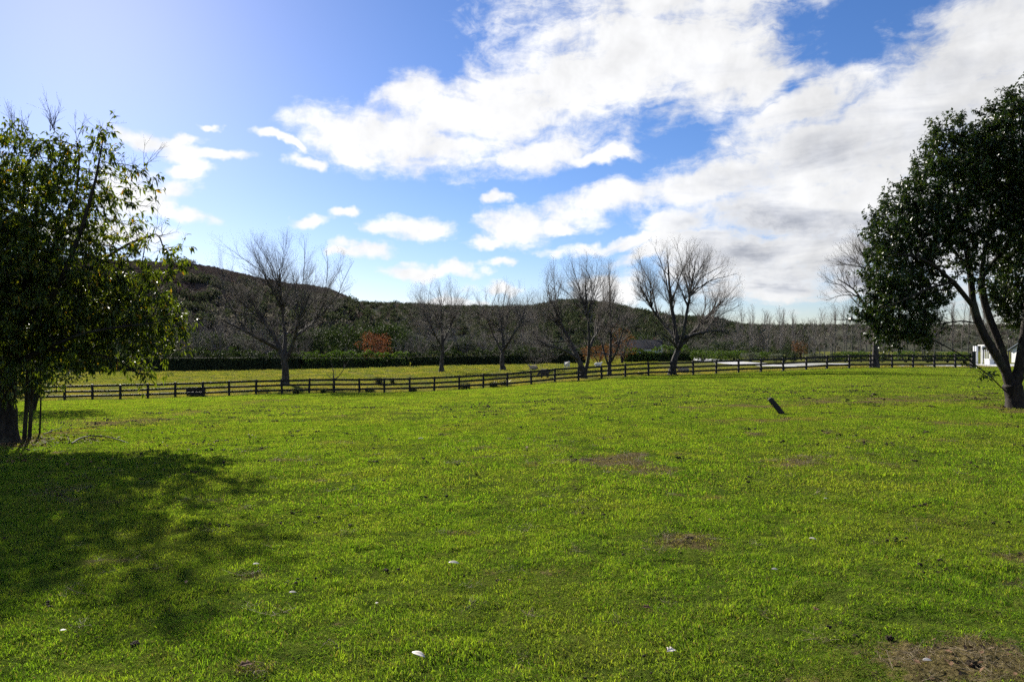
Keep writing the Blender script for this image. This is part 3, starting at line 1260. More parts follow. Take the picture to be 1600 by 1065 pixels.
def bare_tree(label, base_px, d, chains, lobes, n_attr, seed, step=0.42, trunk_r=0.34, twig_len=1.0, twig_r=0.011, per=2, up=0.05, twig_up=0.45, kill=0.62, sub=2, name='bare_tree', rich=1.0, small=False, tips=()):
    rng = np.random.default_rng(seed)
    bx = (base_px - 800) / F * d
    base = np.array([bx, d, h1(bx, d) - 0.05])
    limbs = []
    for ci, ch in enumerate(chains):
        pts = []
        for k, (px, py, *o) in enumerate(ch):
            p = at(px, py, d + (o[0] if o else 0))
            if ci == 0 and k == 0:
                p = base
            pts.append(p)
        pts = densify(pts, step)
        pts[1:] += np.cumsum(rng.normal(0, .022, (len(pts) - 1, 3)), 0)
        if ci == 0:
            r = np.linspace(0, 1, len(pts))
            limbs.append((pts, trunk_r, trunk_r * .16))
        else:
            limbs.append((pts, trunk_r * (.62 if len(ch) > 3 else .45), trunk_r * .12))
    lb = px_lobes(lobes, d)
    if not small:
        main = list(limbs)
        tg = list(sample_lobes(lb, rng, int(17 * rich), 0.96)) + [at(px, py, d + rng.uniform(-1.6, 1.6)) for px, py in tips]
        lb = lb + [(at(px, py, d), (16 * d / F,) * 3, 1) for px, py in tips]
        for q in tg:
            # spring from the lower part of the nearest bough
            best = None
            for pts, r0, r1 in main:
                m = len(pts)
                for f in (.35, .45, .55, .65):
                    p = pts[int((m - 1) * f)]
                    v = q - p
                    L_ = np.linalg.norm(v)
                    cost = L_ + (3.0 if v[2] < -.5 else 0) + rng.uniform(0, 1.5)
                    if best is None or cost < best[0]:
                        best = (cost, p, r0 + (r1 - r0) * f, unit(pts[min(m - 1, int((m - 1) * f) + 1)] - p))
            _, p, rr_, tan_ = best
            L_ = np.linalg.norm(q - p)
            mid = p + (q - p) * .45 + tan_ * L_ * .10 + rng.normal(0, .05 * L_, 3)
            pts = densify([p, mid, q], step)
            pts[1:] += np.cumsum(rng.normal(0, .03, (len(pts) - 1, 3)), 0)
            limbs.append((pts, min(rr_ * .6, .09), .012))
    lb = [(c, tuple(np.array(r) * 1.16), w) for c, r, w in lb]
    if small:
        lv = [dict(n=5, length=.8, t0=.3, angle=45, segs=3, r=.02), dict(n=5, length=.4, t0=.2, angle=40, segs=2, r=.011)]
    else:
        q = twig_len
        lv = [dict(n=8, length=2.3 * q, t0=.28, angle=50, segs=5, r=.075, up=.14, curl=.12),
              dict(n=7, length=1.35 * q, t0=.18, angle=46, segs=3, r=.038, up=.16, curl=.12),
              dict(n=7, length=.72 * q, t0=.12, angle=42, segs=2, r=twig_r * 2.2, up=.22, curl=.14)]
    thick, thin = ramify(rng, limbs, lb, lv)
    # widened foot
    z = np.array([0, .12, .3, .6])
    rr = trunk_r * np.array([1.5, 1.28, 1.12, 1.02])
    up_ = np.tile([0., 0, 1], (4, 1))
    c = limbs[0][0][0] + (limbs[0][0][1] - limbs[0][0][0]) / np.linalg.norm(limbs[0][0][1] - limbs[0][0][0]) * z[:, None]
    thick.append(prisms(c[:-1], rr[:-1], c[1:], rr[1:], up_[:-1], up_[1:], 9))
    return put_tree(name, label, tuple(base), thick, thin, BARK_GREY, crownmat=TWIG_GREY)


TREES = {}
bare_tree('wide spreading bare tree on the left with forked trunk and upright twig clusters', 445, 75.0,
          [[(445, 600), (446, 580), (444, 562), (436, 545), (424, 520, 1), (405, 490, 1.5), (385, 460, 1)],
           [(445, 565), (456, 545), (464, 515, -1), (476, 485, -2), (488, 455, -2)],
           [(444, 556), (446, 530, 1), (442, 500, 2), (440, 465, 2), (436, 430, 1)],
           [(436, 545), (410, 530, -2), (380, 515, -3), (350, 500, -3)],
           [(462, 525), (490, 505, 2), (515, 480, 2)]],
          [(368, 415, 44, 52), (440, 405, 56, 46), (505, 425, 46, 40, 0.9), (400, 460, 80, 45, .7), (480, 470, 60, 40, .7), (350, 500, 60, 50, .7), (410, 520, 60, 30, .5), (500, 510, 45, 30, .4), (340, 450, 40, 40, .6), (342, 395, 26, 34, .8), (530, 430, 24, 34, .7)],
          950, 21, trunk_r=0.42, twig_len=1.15, rich=1.5, tips=[(338, 412), (330, 445), (352, 385), (395, 372), (450, 372), (480, 380), (510, 390), (535, 412), (548, 445), (330, 490), (360, 530), (540, 475), (500, 520)])
bare_tree('slender bare tree standing alone in the paddock before the hedge', 690, 100.0,
          [[(690, 582), (691, 560), (692, 530), (688, 500, 1), (690, 470, 1)], [(691, 545), (675, 515, -2), (660, 485, -2)], [(692, 535), (706, 505, 2), (716, 480, 2)]],
          [(690, 475, 42, 38), (660, 480, 28, 34, .8), (718, 485, 26, 30, .8), (688, 510, 50, 30, .6), (660, 535, 34, 25, .4), (720, 530, 30, 25, .4)],
          620, 22, trunk_r=0.34, twig_len=1.1, twig_r=0.013, rich=1.1, tips=[(642, 472), (652, 452), (675, 444), (705, 446), (728, 462), (736, 490), (640, 505)])
bare_tree('bare tree with leaning dark trunk beside the grazing sheep', 786, 100.0,
          [[(785, 582), (784, 560), (788, 540), (784, 510, 1), (780, 480, 1)], [(786, 548), (800, 525, -2), (815, 500, -2), (822, 475, -1)], [(784, 550), (770, 525, 2), (756, 495, 2)]],
          [(780, 475, 40, 36), (820, 475, 24, 30, .8), (750, 485, 24, 32, .7), (785, 510, 52, 30, .7), (825, 520, 30, 40, .6), (750, 530, 30, 25, .4)],
          640, 23, trunk_r=0.38, twig_len=1.1, twig_r=0.013, rich=1.1, tips=[(744, 465), (760, 448), (790, 444), (812, 450), (830, 468), (835, 500), (742, 500)])
bare_tree('twin trunked bare tree behind the fence with drooping left boughs', 912, 69.5,
          [[(912, 590), (910, 575), (902, 560), (893, 540, 1), (880, 515, 1), (868, 490, 1), (858, 465)],
           [(914, 585), (920, 560), (922, 530, -1), (920, 500, -1), (916, 470, -1), (914, 440)],
           [(902, 560), (880, 545, -2), (860, 540, -3), (840, 530, -3)],
           [(921, 545), (934, 515, 1), (944, 480, 1)]],
          [(880, 440, 34, 38), (915, 430, 36, 36), (945, 455, 22, 40, .7), (870, 490, 40, 34, .7), (845, 520, 34, 40, .8), (830, 500, 24, 44, .6), (865, 550, 36, 20, .6), (915, 490, 34, 30, .5), (830, 555, 28, 20, .5)],
          900, 24, trunk_r=0.32, twig_len=1.0, rich=1.35, tips=[(856, 432), (866, 415), (890, 404), (915, 402), (938, 412), (848, 470), (828, 500), (820, 540), (845, 562)])
bare_tree('narrow upright bare tree between two broader bare trees at the fence', 952, 72.0,
          [[(952, 587), (953, 570), (953, 545), (954, 510), (952, 470), (953, 435)], [(952, 572), (942, 550), (936, 520, 1), (934, 490, 1)], [(953, 568), (966, 545, -1), (974, 515, -1), (982, 490, -1)]],
          [(954, 445, 16, 42), (960, 485, 26, 34, .8), (944, 500, 18, 34, .6), (982, 500, 20, 34, .6), (956, 540, 26, 24, .4)],
          430, 25, trunk_r=0.20, twig_len=0.95, twig_up=0.8)
bare_tree('tall round crowned bare tree at the middle of the fence', 1050, 67.4,
          [[(1050, 587), (1053, 565), (1060, 545), (1056, 520), (1050, 490, .5), (1045, 450, .5), (1042, 410)],
           [(1058, 548), (1068, 525, -1), (1072, 490, -1.5), (1078, 450, -1), (1084, 410)],
           [(1062, 542), (1085, 515, 1), (1105, 490, 1.5), (1125, 470, 1)],
           [(1058, 530), (1042, 510, 1.5), (1020, 480, 2), (1004, 445, 1)],
           [(1066, 530), (1095, 520, -2), (1120, 515, -2), (1140, 520, -1)],
           [(1060, 545), (1045, 530, -2), (1030, 520, -3)]],
          [(1070, 430, 60, 50), (1020, 430, 34, 44, .9), (1120, 450, 38, 46), (1070, 470, 80, 40, .7), (1140, 490, 22, 30, .7), (1110, 525, 40, 24, .5), (1015, 500, 26, 30, .5), (1045, 400, 40, 24, .8), (1090, 405, 34, 24, .8)],
          1050, 26, trunk_r=0.35, twig_len=0.95, twig_r=0.011, twig_up=0.6, rich=1.4, tips=[(990, 425), (1002, 398), (1025, 384), (1055, 380), (1085, 384), (1112, 396), (1135, 415), (1152, 445), (1158, 475), (1150, 505), (1125, 535), (995, 470)])
bare_tree('bare tree with a straight trunk behind the dense evergreen on the right', 1367, 69.0,
          [[(1367, 574), (1369, 545), (1373, 510), (1378, 470), (1385, 430)], [(1371, 520), (1355, 480, 1), (1335, 450, 1), (1310, 435, 1)], [(1374, 490), (1400, 450, -1), (1420, 410, -1)], [(1380, 460), (1360, 420, -1), (1345, 390, -1)]],
          [(1345, 410, 34, 44), (1315, 440, 34, 34), (1390, 400, 50, 50), (1330, 480, 44, 30, .6), (1420, 430, 40, 50), (1300, 480, 20, 22, .5)],
          620, 27, trunk_r=0.34, twig_len=1.15, tips=[(1286, 440), (1296, 415), (1315, 390), (1335, 365), (1290, 470), (1305, 500)])
# young bare sapling by the fence
bare_tree('thin bare sapling behind the fence left of the middle', 522, 66.0,
          [[(522, 612), (522, 598), (522, 585), (520, 574)], [(522, 594), (532, 586), (538, 575), (544, 566)], [(522, 592), (514, 588), (510, 582)]],
          [(524, 572, 10, 10), (540, 568, 8, 8, .7)], 26, 28, trunk_r=0.10, twig_len=0.5, twig_r=0.009, per=1, name='sapling', kill=0.3, step=0.25, small=True)

# ------------------------------------------------------------------ the two near evergreens
BARK_DARK = bark_mat("evergreen_bark", (0.012, 0.009, 0.007), (0.038, 0.030, 0.023), 9.0)
LEAF_L = leaf_mat("broad_leaf", [(0.0, (0.030, 0.052, 0.012)), (0.55, (0.055, 0.085, 0.015)), (0.90, (0.085, 0.120, 0.020)), (0.975, (0.17, 0.16, 0.02)), (1.0, (0.24, 0.13, 0.02))], 0.50, (1.9, 1.7, 0.4), 0.5, 0.30)
LEAF_R = leaf_mat("glossy_leaf", [(0.0, (0.018, 0.036, 0.010)), (0.6, (0.030, 0.052, 0.014)), (0.92, (0.055, 0.080, 0.018)), (1.0, (0.10, 0.11, 0.03))], 0.22, (1.4, 1.5, 0.5), 0.42, 0.45)


def near_evergreens():
    # left: broad leaved tree with several stems
    rng = np.random.default_rng(41)
    bx, d = hit(12, 692)
    base = np.array([bx, d, h1(bx, d) - 0.06])
    def q(px, py, o=0.0):
        return at(px, py, d + o)
    chains = [
        [base, q(12, 640), q(16, 580), q(26, 520, .1), q(40, 450, .2), q(50, 380, .2), q(60, 310, .2)],
        [q(10, 640), q(-20, 570, .3), q(-50, 480, .6), q(-70, 390, .7), q(-75, 300, .7)],
        [q(20, 560), q(60, 500, -.5), q(100, 430, -.8), q(130, 350, -.8), q(150, 280, -.7), q(162, 210, -.6)],
        [q(30, 510), q(85, 455, .7), q(140, 420, 1.0), q(200, 380, 1.1), q(245, 365, 1.0)],
        [q(18, 570), q(70, 545, -.6), q(130, 520, -1.0), q(190, 510, -1.1), q(240, 505, -1.0)],
        [q(-30, 550, .4), q(-120, 500, .2), q(-190, 440, 0)],
        [q(10, 600), q(-20, 550, -1.0), q(-40, 480, -1.6), q(-30, 400, -1.9)],
        [q(70, 545, -.6), q(130, 548, -.2), q(185, 562, 0), q(225, 590, 0)],
        [q(40, 450, .2), q(90, 380, 1.0), q(120, 300, 1.2), q(125, 230, 1.1)],
    ]
    CH = [densify(c, 0.16) for c in chains]
    lobes = px_lobes([(40, 330, 130, 130), (-60, 330, 130, 150), (60, 450, 180, 120), (-80, 480, 170, 110), (130, 300, 60, 90, .5), (185, 300, 48, 80, .36), (215, 400, 70, 55, .6),
                      (210, 490, 80, 62, 1.1), (130, 500, 100, 55, 1.0), (30, 520, 80, 50, .8), (90, 575, 52, 22, .9), (228, 588, 18, 26, 3.0), (170, 560, 70, 26, 1.6), (262, 540, 34, 34, 1.3), (280, 500, 24, 40, 1.0),
                      (255, 378, 42, 22, .5), (165, 225, 26, 50, .5), (110, 610, 30, 14, .9, -.6), (10, 600, 44, 34, 1.2, -1.0), (55, 590, 34, 34, 1.0, -.6), (-60, 590, 60, 40, 1, -.6), (230, 310, 24, 50, .3)], d, 0.95)
    A = sample_lobes(lobes, rng, 5200, 0.30)
    P, par = colonize(rng, CH, A, 0.15, 2.4, 0.20, 0.03, 0.22)
    P = smooth_nodes(P, par, 3, 2)
    R = radii(par, 0.006, 2.3, 0.21)
    R = flare(P, R, base, 0.5, 0.6)
    thick, thin, D = split_wood(P, par, R, 0.04)
    sel = np.where((R < 0.016) & (par >= 0))[0]
    sel = sel[rng.random(len(sel)) < 0.75]
    tw, e, ed = twigs(rng, P[sel], D[sel], 2, 0.36, 0.0045, 0.7, 0.2, 3, 0.0, 1)
    kq = HZ - (e[:, 2] - EYE) / e[:, 1] * F
    kx = 800 + e[:, 0] / e[:, 1] * F
    keep = rng.random(len(e)) < np.where((kx > 110) & (kq < 420), 0.40, np.where(kq < 260, 0.55, 0.72))
    LV, LF, LR = leaves(rng, e[keep], ed[keep], 4, 0.165, 0.056, 0.75, 0.65, 0.16)
    # bare whips standing out of the top
    tops = np.array([q(78, 205), q(82, 200), q(85, 205), q(15, 205, .3), q(22, 210, .3), q(40, 205, .4), q(-20, 200), q(120, 220, .8), q(200, 280, .6), q(240, 370, 1.0), q(225, 260, .5)])
    dr = unit(np.array([(0, 0, 1.)] * 8 + [(.7, 0, .6), (.9, 0, .2), (.7, 0, .7)]))
    w2, _, _ = twigs(rng, tops, dr, 3, 0.75, 0.008, 0.25, 0.3, 4, 0.0, 2)
    t = put_tree('broadleaf_tree', 'big broad leaved evergreen tree with yellowing leaves at the left edge', tuple(base), thick, thin + tw + w2, BARK_DARK, (LV, LF, LR), LEAF_L)
    # slim side stems rising from the root
    for (x0, y0, x1, y1, r) in ((38, 686, 44, 560, 0.055), (46, 684, 52, 555, 0.05), (62, 678, 64, 570, 0.026)):
        gx, gy = hit(x0, y0)
        pts = densify([np.array([gx, gy, h1(gx, gy) - 0.05]), at((x0 + x1) / 2 + 1, (y0 + y1) / 2, gy), at(x1, y1, gy), at(x1 - 6, y1 - 80, gy - .2)], 0.15)
        n = len(pts)
        Dd = unit(np.vstack([pts[1:] - pts[:-1], pts[-1:] - pts[-2:-1]]))
        rr = np.linspace(r, r * 0.5, n)
        V, Fq = prisms(pts[:-1], rr[:-1], pts[1:], rr[1:], Dd[:-1], Dd[1:], 7)
        obj('stem', mk_mesh('stem', V - base, Fq, [BARK_DARK], smooth=True), t)

    # right: dense small leaved evergreen with several limbs
    rng = np.random.default_rng(43)
    bx, d = hit(1590, 637)
    base = np.array([bx, d, h1(bx, d) - 0.06])
    chains = [
        [base, q(1586, 610), q(1572, 580), q(1552, 548), q(1532, 515), q(1520, 480), q(1518, 440, .1), q(1512, 400, .2), q(1500, 350, .3), q(1490, 290, .3)],
        [q(1576, 588), q(1566, 545, .2), q(1550, 508, .3), q(1538, 475, .3), q(1532, 435, .3), q(1538, 395, .3), q(1548, 340, .3), q(1552, 280, .2)],
        [q(1588, 600), q(1598, 545, -.2), q(1608, 480, -.3), q(1612, 400, -.4), q(1608, 310, -.4), q(1602, 230, -.3)],
        [q(1590, 585), q(1640, 520, .3), q(1680, 440, .4), q(1700, 350, .4)],
        [q(1520, 478), q(1490, 440, -.5), q(1455, 410, -.8), q(1415, 395, -.9), q(1385, 400, -.9)],
        [q(1516, 420, .2), q(1470, 370, .7), q(1430, 330, .9)],
        [q(1588, 622), q(1572, 612, -.3), q(1556, 597, -.5), q(1545, 583, -.6), q(1525, 573, -.7), q(1508, 556, -.8), q(1485, 545, -.9), q(1462, 532, -.9), q(1435, 520, -.9)],
        [q(1526, 505), q(1500, 500, -.6), q(1465, 508, -.9), q(1435, 505, -1.0)],
        [q(1532, 435, .3), q(1570, 390, .6), q(1600, 330, .8)],
        [q(1490, 440, -.5), q(1450, 450, -.9), q(1410, 470, -1.0), q(1380, 480, -1.0)],
        [q(1545, 583, -.6), q(1528, 580, -.9), q(1505, 568, -1.0)],
    ]
    CH = [densify(c, 0.2) for c in chains]
    lobes = px_lobes([(1600, 250, 80, 110), (1690, 280, 110, 150), (1545, 270, 60, 70), (1490, 270, 62, 78), (1455, 330, 66, 64), (1410, 370, 58, 62), (1385, 430, 40, 62), (1425, 455, 62, 52, .8), (1375, 478, 30, 34),
                      (1520, 340, 70, 52, .8), (1590, 360, 60, 60, .7), (1470, 400, 60, 46, .6), (1580, 190, 34, 44), (1610, 160, 40, 36), (1480, 215, 34, 26), (1520, 215, 24, 24), (1460, 245, 26, 26), (1425, 290, 26, 26), (1395, 330, 20, 24), (1358, 400, 12, 30), (1362, 460, 16, 30), (1355, 500, 16, 16, .8),
                      (1640, 450, 60, 90, .9), (1598, 440, 44, 90, .9, .8), (1415, 495, 62, 34, 1.2), (1375, 490, 34, 36, 1.2), (1440, 520, 46, 18, 1.1), (1395, 528, 44, 18, 1.2), (1550, 410, 60, 50, .3)], d, 0.95)
    A = sample_lobes(lobes, rng, 6500, 0.35)
    P, par = colonize(rng, CH, A, 0.2, 2.6, 0.24, 0.02, 0.2)
    P = smooth_nodes(P, par, 3, 2)
    R = radii(par, 0.006, 2.3, 0.25)
    R = flare(P, R, base, 0.45, 0.6)
    thick, thin, D = split_wood(P, par, R, 0.04)
    sel = np.where((R < 0.016) & (par >= 0))[0]
    tw, e, ed = twigs(rng, P[sel], D[sel], 3, 0.42, 0.005, 0.8, 0.15, 2, 0.0, 2)
    kq = (HZ - (e[:, 2] - EYE) / e[:, 1] * F)
    kx = 800 + e[:, 0] / e[:, 1] * F
    hole = ((kx - 1515) / 62) ** 2 + ((kq - 528) / 66) ** 2 < 1        # leafless inside, under the crown
    keep = rng.random(len(e)) < np.where(hole, 0.05, 0.95)
    leaf = leaves(rng, e[keep], ed[keep], 7, 0.105, 0.054, 0.15, 0.95, 0.3, simple=True)
    put_tree('evergreen_tree', 'dense dark glossy evergreen tree with leaning trunk at the right edge', tuple(base), thick, thin + tw, BARK_DARK, leaf, LEAF_R)


near_evergreens()


# ------------------------------------------------------------------ generic bushes and background trees
def bush_meshes(rng, n_leaf, size, lobes_n, h, w, leaf_up=0.3, inner=0.25):
    lobes = [((0, 0, h * 0.5), (w * 0.40, w * 0.40, h * 0.42))]
    for k in range(lobes_n):
        a = rng.uniform(0, 6.283)
        z = rng.uniform(0.25, 0.85) * h
        rr = w * 0.5 * math.sqrt(max(0.05, 1 - ((z / h - 0.45) / 0.62) ** 2)) * rng.uniform(0.55, 0.9)
        s = rng.uniform(0.14, 0.26)
        lobes.append(((rr * math.cos(a), rr * math.sin(a), z), (w * s, w * s, h * s * 0.8)))
    P = sample_lobes(lobes, rng, n_leaf, 0.75)
    P = P[P[:, 2] > 0.02 * h]
    return cards(rng, P, size, 0.62, leaf_up)


def make_bush(name, label, cat, rng, mat, h, w, n_leaf, size, lobes_n=16, loc=(0, 0, 0), group=None, stems=5, wood_mat=None):
    t = thing(name, label, cat, loc, group=group)
    V, Fq, Rn = bush_meshes(rng, n_leaf, size, lobes_n, h, w)
    obj('crown', mk_mesh('crown', V, Fq, [mat], {'rnd': Rn}), t)
    parts = []
    for k in range(stems):
        a = rng.uniform(0, 6.283)
        top = np.array([math.cos(a) * w * .25, math.sin(a) * w * .25, h * rng.uniform(.55, .8)])
        pts = densify([np.array([0, 0, -0.1]), np.array([math.cos(a) * .1 * w, math.sin(a) * .1 * w, h * .3]), top], h / 8)
        rr = np.linspace(0.022 * h, 0.006 * h, len(pts))
        Dd = unit(np.vstack([pts[1:] - pts[:-1], pts[-1:] - pts[-2:-1]]))
        parts.append(prisms(pts[:-1], rr[:-1], pts[1:], rr[1:], Dd[:-1], Dd[1:], 5))
    V, Fl = merge(parts)
    obj('trunk', mk_mesh('trunk', V, Fl, [wood_mat or BARK_DARK]), t)
    return t


LEAF_DARK = leaf_mat("dark_bush_leaf", [(0.0, (0.016, 0.027, 0.013)), (0.6, (0.028, 0.042, 0.018)), (1.0, (0.062, 0.080, 0.032))], 0.22, rough=0.75, spec=0.12)
LEAF_GREEN = leaf_mat("green_shrub_leaf", [(0.0, (0.035, 0.065, 0.014)), (0.6, (0.060, 0.100, 0.020)), (1.0, (0.11, 0.14, 0.035))], 0.3, rough=0.75, spec=0.12)
LEAF_GREY = leaf_mat("grey_shrub_leaf", [(0.0, (0.07, 0.085, 0.06)), (0.6, (0.11, 0.125, 0.085)), (1.0, (0.19, 0.19, 0.14))], 0.25, (1.1, 1.1, 0.8), 0.8, 0.1)
LEAF_RUST = leaf_mat("rust_leaf", [(0.0, (0.075, 0.032, 0.022)), (0.5, (0.115, 0.052, 0.032)), (1.0, (0.18, 0.10, 0.055))], 0.35, (1.4, 1.0, 0.6), 0.8, 0.1)
LEAF_BROWN = leaf_mat("brown_leaf", [(0.0, (0.060, 0.030, 0.016)), (0.5, (0.10, 0.052, 0.022)), (1.0, (0.16, 0.090, 0.035))], 0.35, (1.4, 1.1, 0.6), 0.8, 0.1)


def ground_loc(px, d):
    x = (px - 800) / F * d
    return (x, d, h1(x, d) - 0.05)


def bushes():
    rng = np.random.default_rng(51)
    # dark evergreen shadow caster behind the left tree, near the fence
    bx, d = hit(50, 641)
    t = make_bush('evergreen_shrub', 'dark rounded evergreen standing behind the left tree near the fence', 'shrub', rng, LEAF_DARK, 6.4, 6.6, 9000, 0.16, 34, (bx, d, h1(bx, d) - 0.05))
    # rust coloured tree and the grey bush beside it, behind the hedge
    lx = ground_loc(585, 138)
    t = make_bush('rust_tree', 'small rust orange leaved tree behind the hedge', 'tree', rng, LEAF_RUST, 6.4, 6.0, 2600, 0.22, 22, lx, wood_mat=BARK_GREY)
    lx = ground_loc(972, 118)
    make_bush('brown_leaved_tree', 'brown leaved young tree behind the narrow bare tree', 'tree', rng, LEAF_BROWN, 6.6, 4.8, 1100, 0.2, 16, lx, wood_mat=BARK_GREY)
    make_bush('beech_bush', 'reddish brown beech bush at the hedge gap', 'shrub', rng, LEAF_BROWN, 3.2, 7.4, 2400, 0.18, 18, ground_loc(936, 121), wood_mat=BARK_GREY)
    make_bush('amber_bush', 'small amber bush among the shrubs before the wood', 'shrub', rng, LEAF_BROWN, 3.6, 2.8, 900, 0.16, 12, ground_loc(1252, 118), wood_mat=BARK_GREY)
    # dark evergreens at the foot of the hill
    variants = [None] * 3
    spots = [(500, 508, 150, 66), (542, 503, 158, 66), (578, 506, 165, 56), (612, 500, 170, 60), (642, 512, 160, 50), (470, 515, 150, 50), (735, 524, 150, 50), (705, 530, 145, 40), (820, 536, 145, 44),
             (1135, 530, 128, 56), (1100, 540, 124, 40), (380, 520, 150, 60), (320, 515, 150, 60), (860, 530, 150, 46), (1010, 520, 160, 50), (250, 500, 150, 70), (180, 490, 150, 70), (666, 528, 150, 40), (775, 532, 150, 40)]
    wh = ['left of the rust tree', 'just left of the rust tree', 'above the rust tree', 'right above the rust tree', 'right of the rust tree', 'behind the wide left bare tree, right side', 'between the two slender paddock trees',
          'right of the slender paddock tree', 'behind the drooping boughs', 'behind the right end of the hedge', 'beside the hedge end', 'behind the wide left bare tree, left side', 'left of the wide bare tree',
          'left of the twin trunked bare tree', 'behind the house roof', 'beside the left evergreen crown', 'behind the left evergreen crown', 'behind the slender paddock tree', 'behind the leaning dark trunk']
    for k, ((px, top, d, wpx), w_) in enumerate(zip(spots, wh)):
        loc = ground_loc(px, d)
        hgt = EYE + (HZ - top) * d / F - loc[2]
        wid = wpx * d / F
        lab = 'dark evergreen tree on the hill foot ' + w_
        v = k % 3
        if variants[v] is None:
            t = make_bush('dark_evergreen', lab, 'tree', rng, LEAF_DARK, 8.0, 8.0, 3400, 0.34, 30, loc, 'dark evergreens at the hill foot')
            variants[v] = t
            t.scale = (wid / 8, wid / 8, hgt / 8)
        else:
            t = dup(variants[v], loc, rng.uniform(0, 6.28), (wid / 8, wid / 8, hgt / 8), lab)
    # garden shrubs beyond the driveway
    gs = [(1098, 544, 116, 40, 0), (1128, 546, 112, 34, 1), (1150, 544, 112, 36, 0), (1172, 549, 108, 26, 2), (1192, 547, 110, 30, 0), (1212, 551, 106, 22, 2), (1226, 545, 110, 30, 3), (1275, 550, 104, 34, 2),
          (1300, 552, 102, 26, 3), (1320, 546, 104, 38, 0), (1345, 546, 104, 32, 0), (1378, 550, 102, 34, 3), (1415, 545, 102, 40, 0), (1450, 548, 100, 34, 3), (1480, 546, 100, 40, 0), (1506, 547, 98, 30, 0), (1180, 541, 122, 34, 3), (1240, 548, 106, 20, 3)]
    gw = ['at the hedge end', 'behind the far end of the driveway', 'behind the bend of the driveway', 'low beside the driveway bend', 'in the middle of the shrub row', 'low before the wood', 'left of the amber bush', 'right of the amber bush',
          'low before the tallest wood trees', 'left of the straight bare trunk', 'touching the straight bare trunk', 'right of the straight bare trunk', 'under the evergreen crown', 'right of the evergreen crown', 'beside the fence end', 'behind the gate post',
          'dark, behind the shrub row', 'touching the amber bush']
    mats = [LEAF_GREEN, LEAF_GREEN, LEAF_GREY, LEAF_DARK]
    wordy = ['green', 'bright green', 'grey green', 'dark green']
    proto = {}
    for (px, top, d, wpx, kind), w_ in zip(gs, gw):
        loc = ground_loc(px, d)
        hgt = EYE + (HZ - top) * d / F - loc[2]
        wid = wpx * d / F
        lab = wordy[kind] + ' garden shrub ' + w_
        if kind not in proto:
            t = make_bush('garden_shrub', lab, 'shrub', rng, mats[kind], 2.5, 3.0, 1500, 0.19, 18, loc, 'garden shrubs before the wood')
            proto[kind] = t
            t.scale = (wid / 3, wid / 3, hgt / 2.5)
        else:
            dup(proto[kind], loc, rng.uniform(0, 6.28), (wid / 3, wid / 3, hgt / 2.5), lab)


bushes()


# ------------------------------------------------------------------ hedge
HEART = simple_mat('hedge_heart', (0.014, 0.020, 0.010), (0.030, 0.034, 0.018), 4.0, 0.95, 0.05, 0.6)


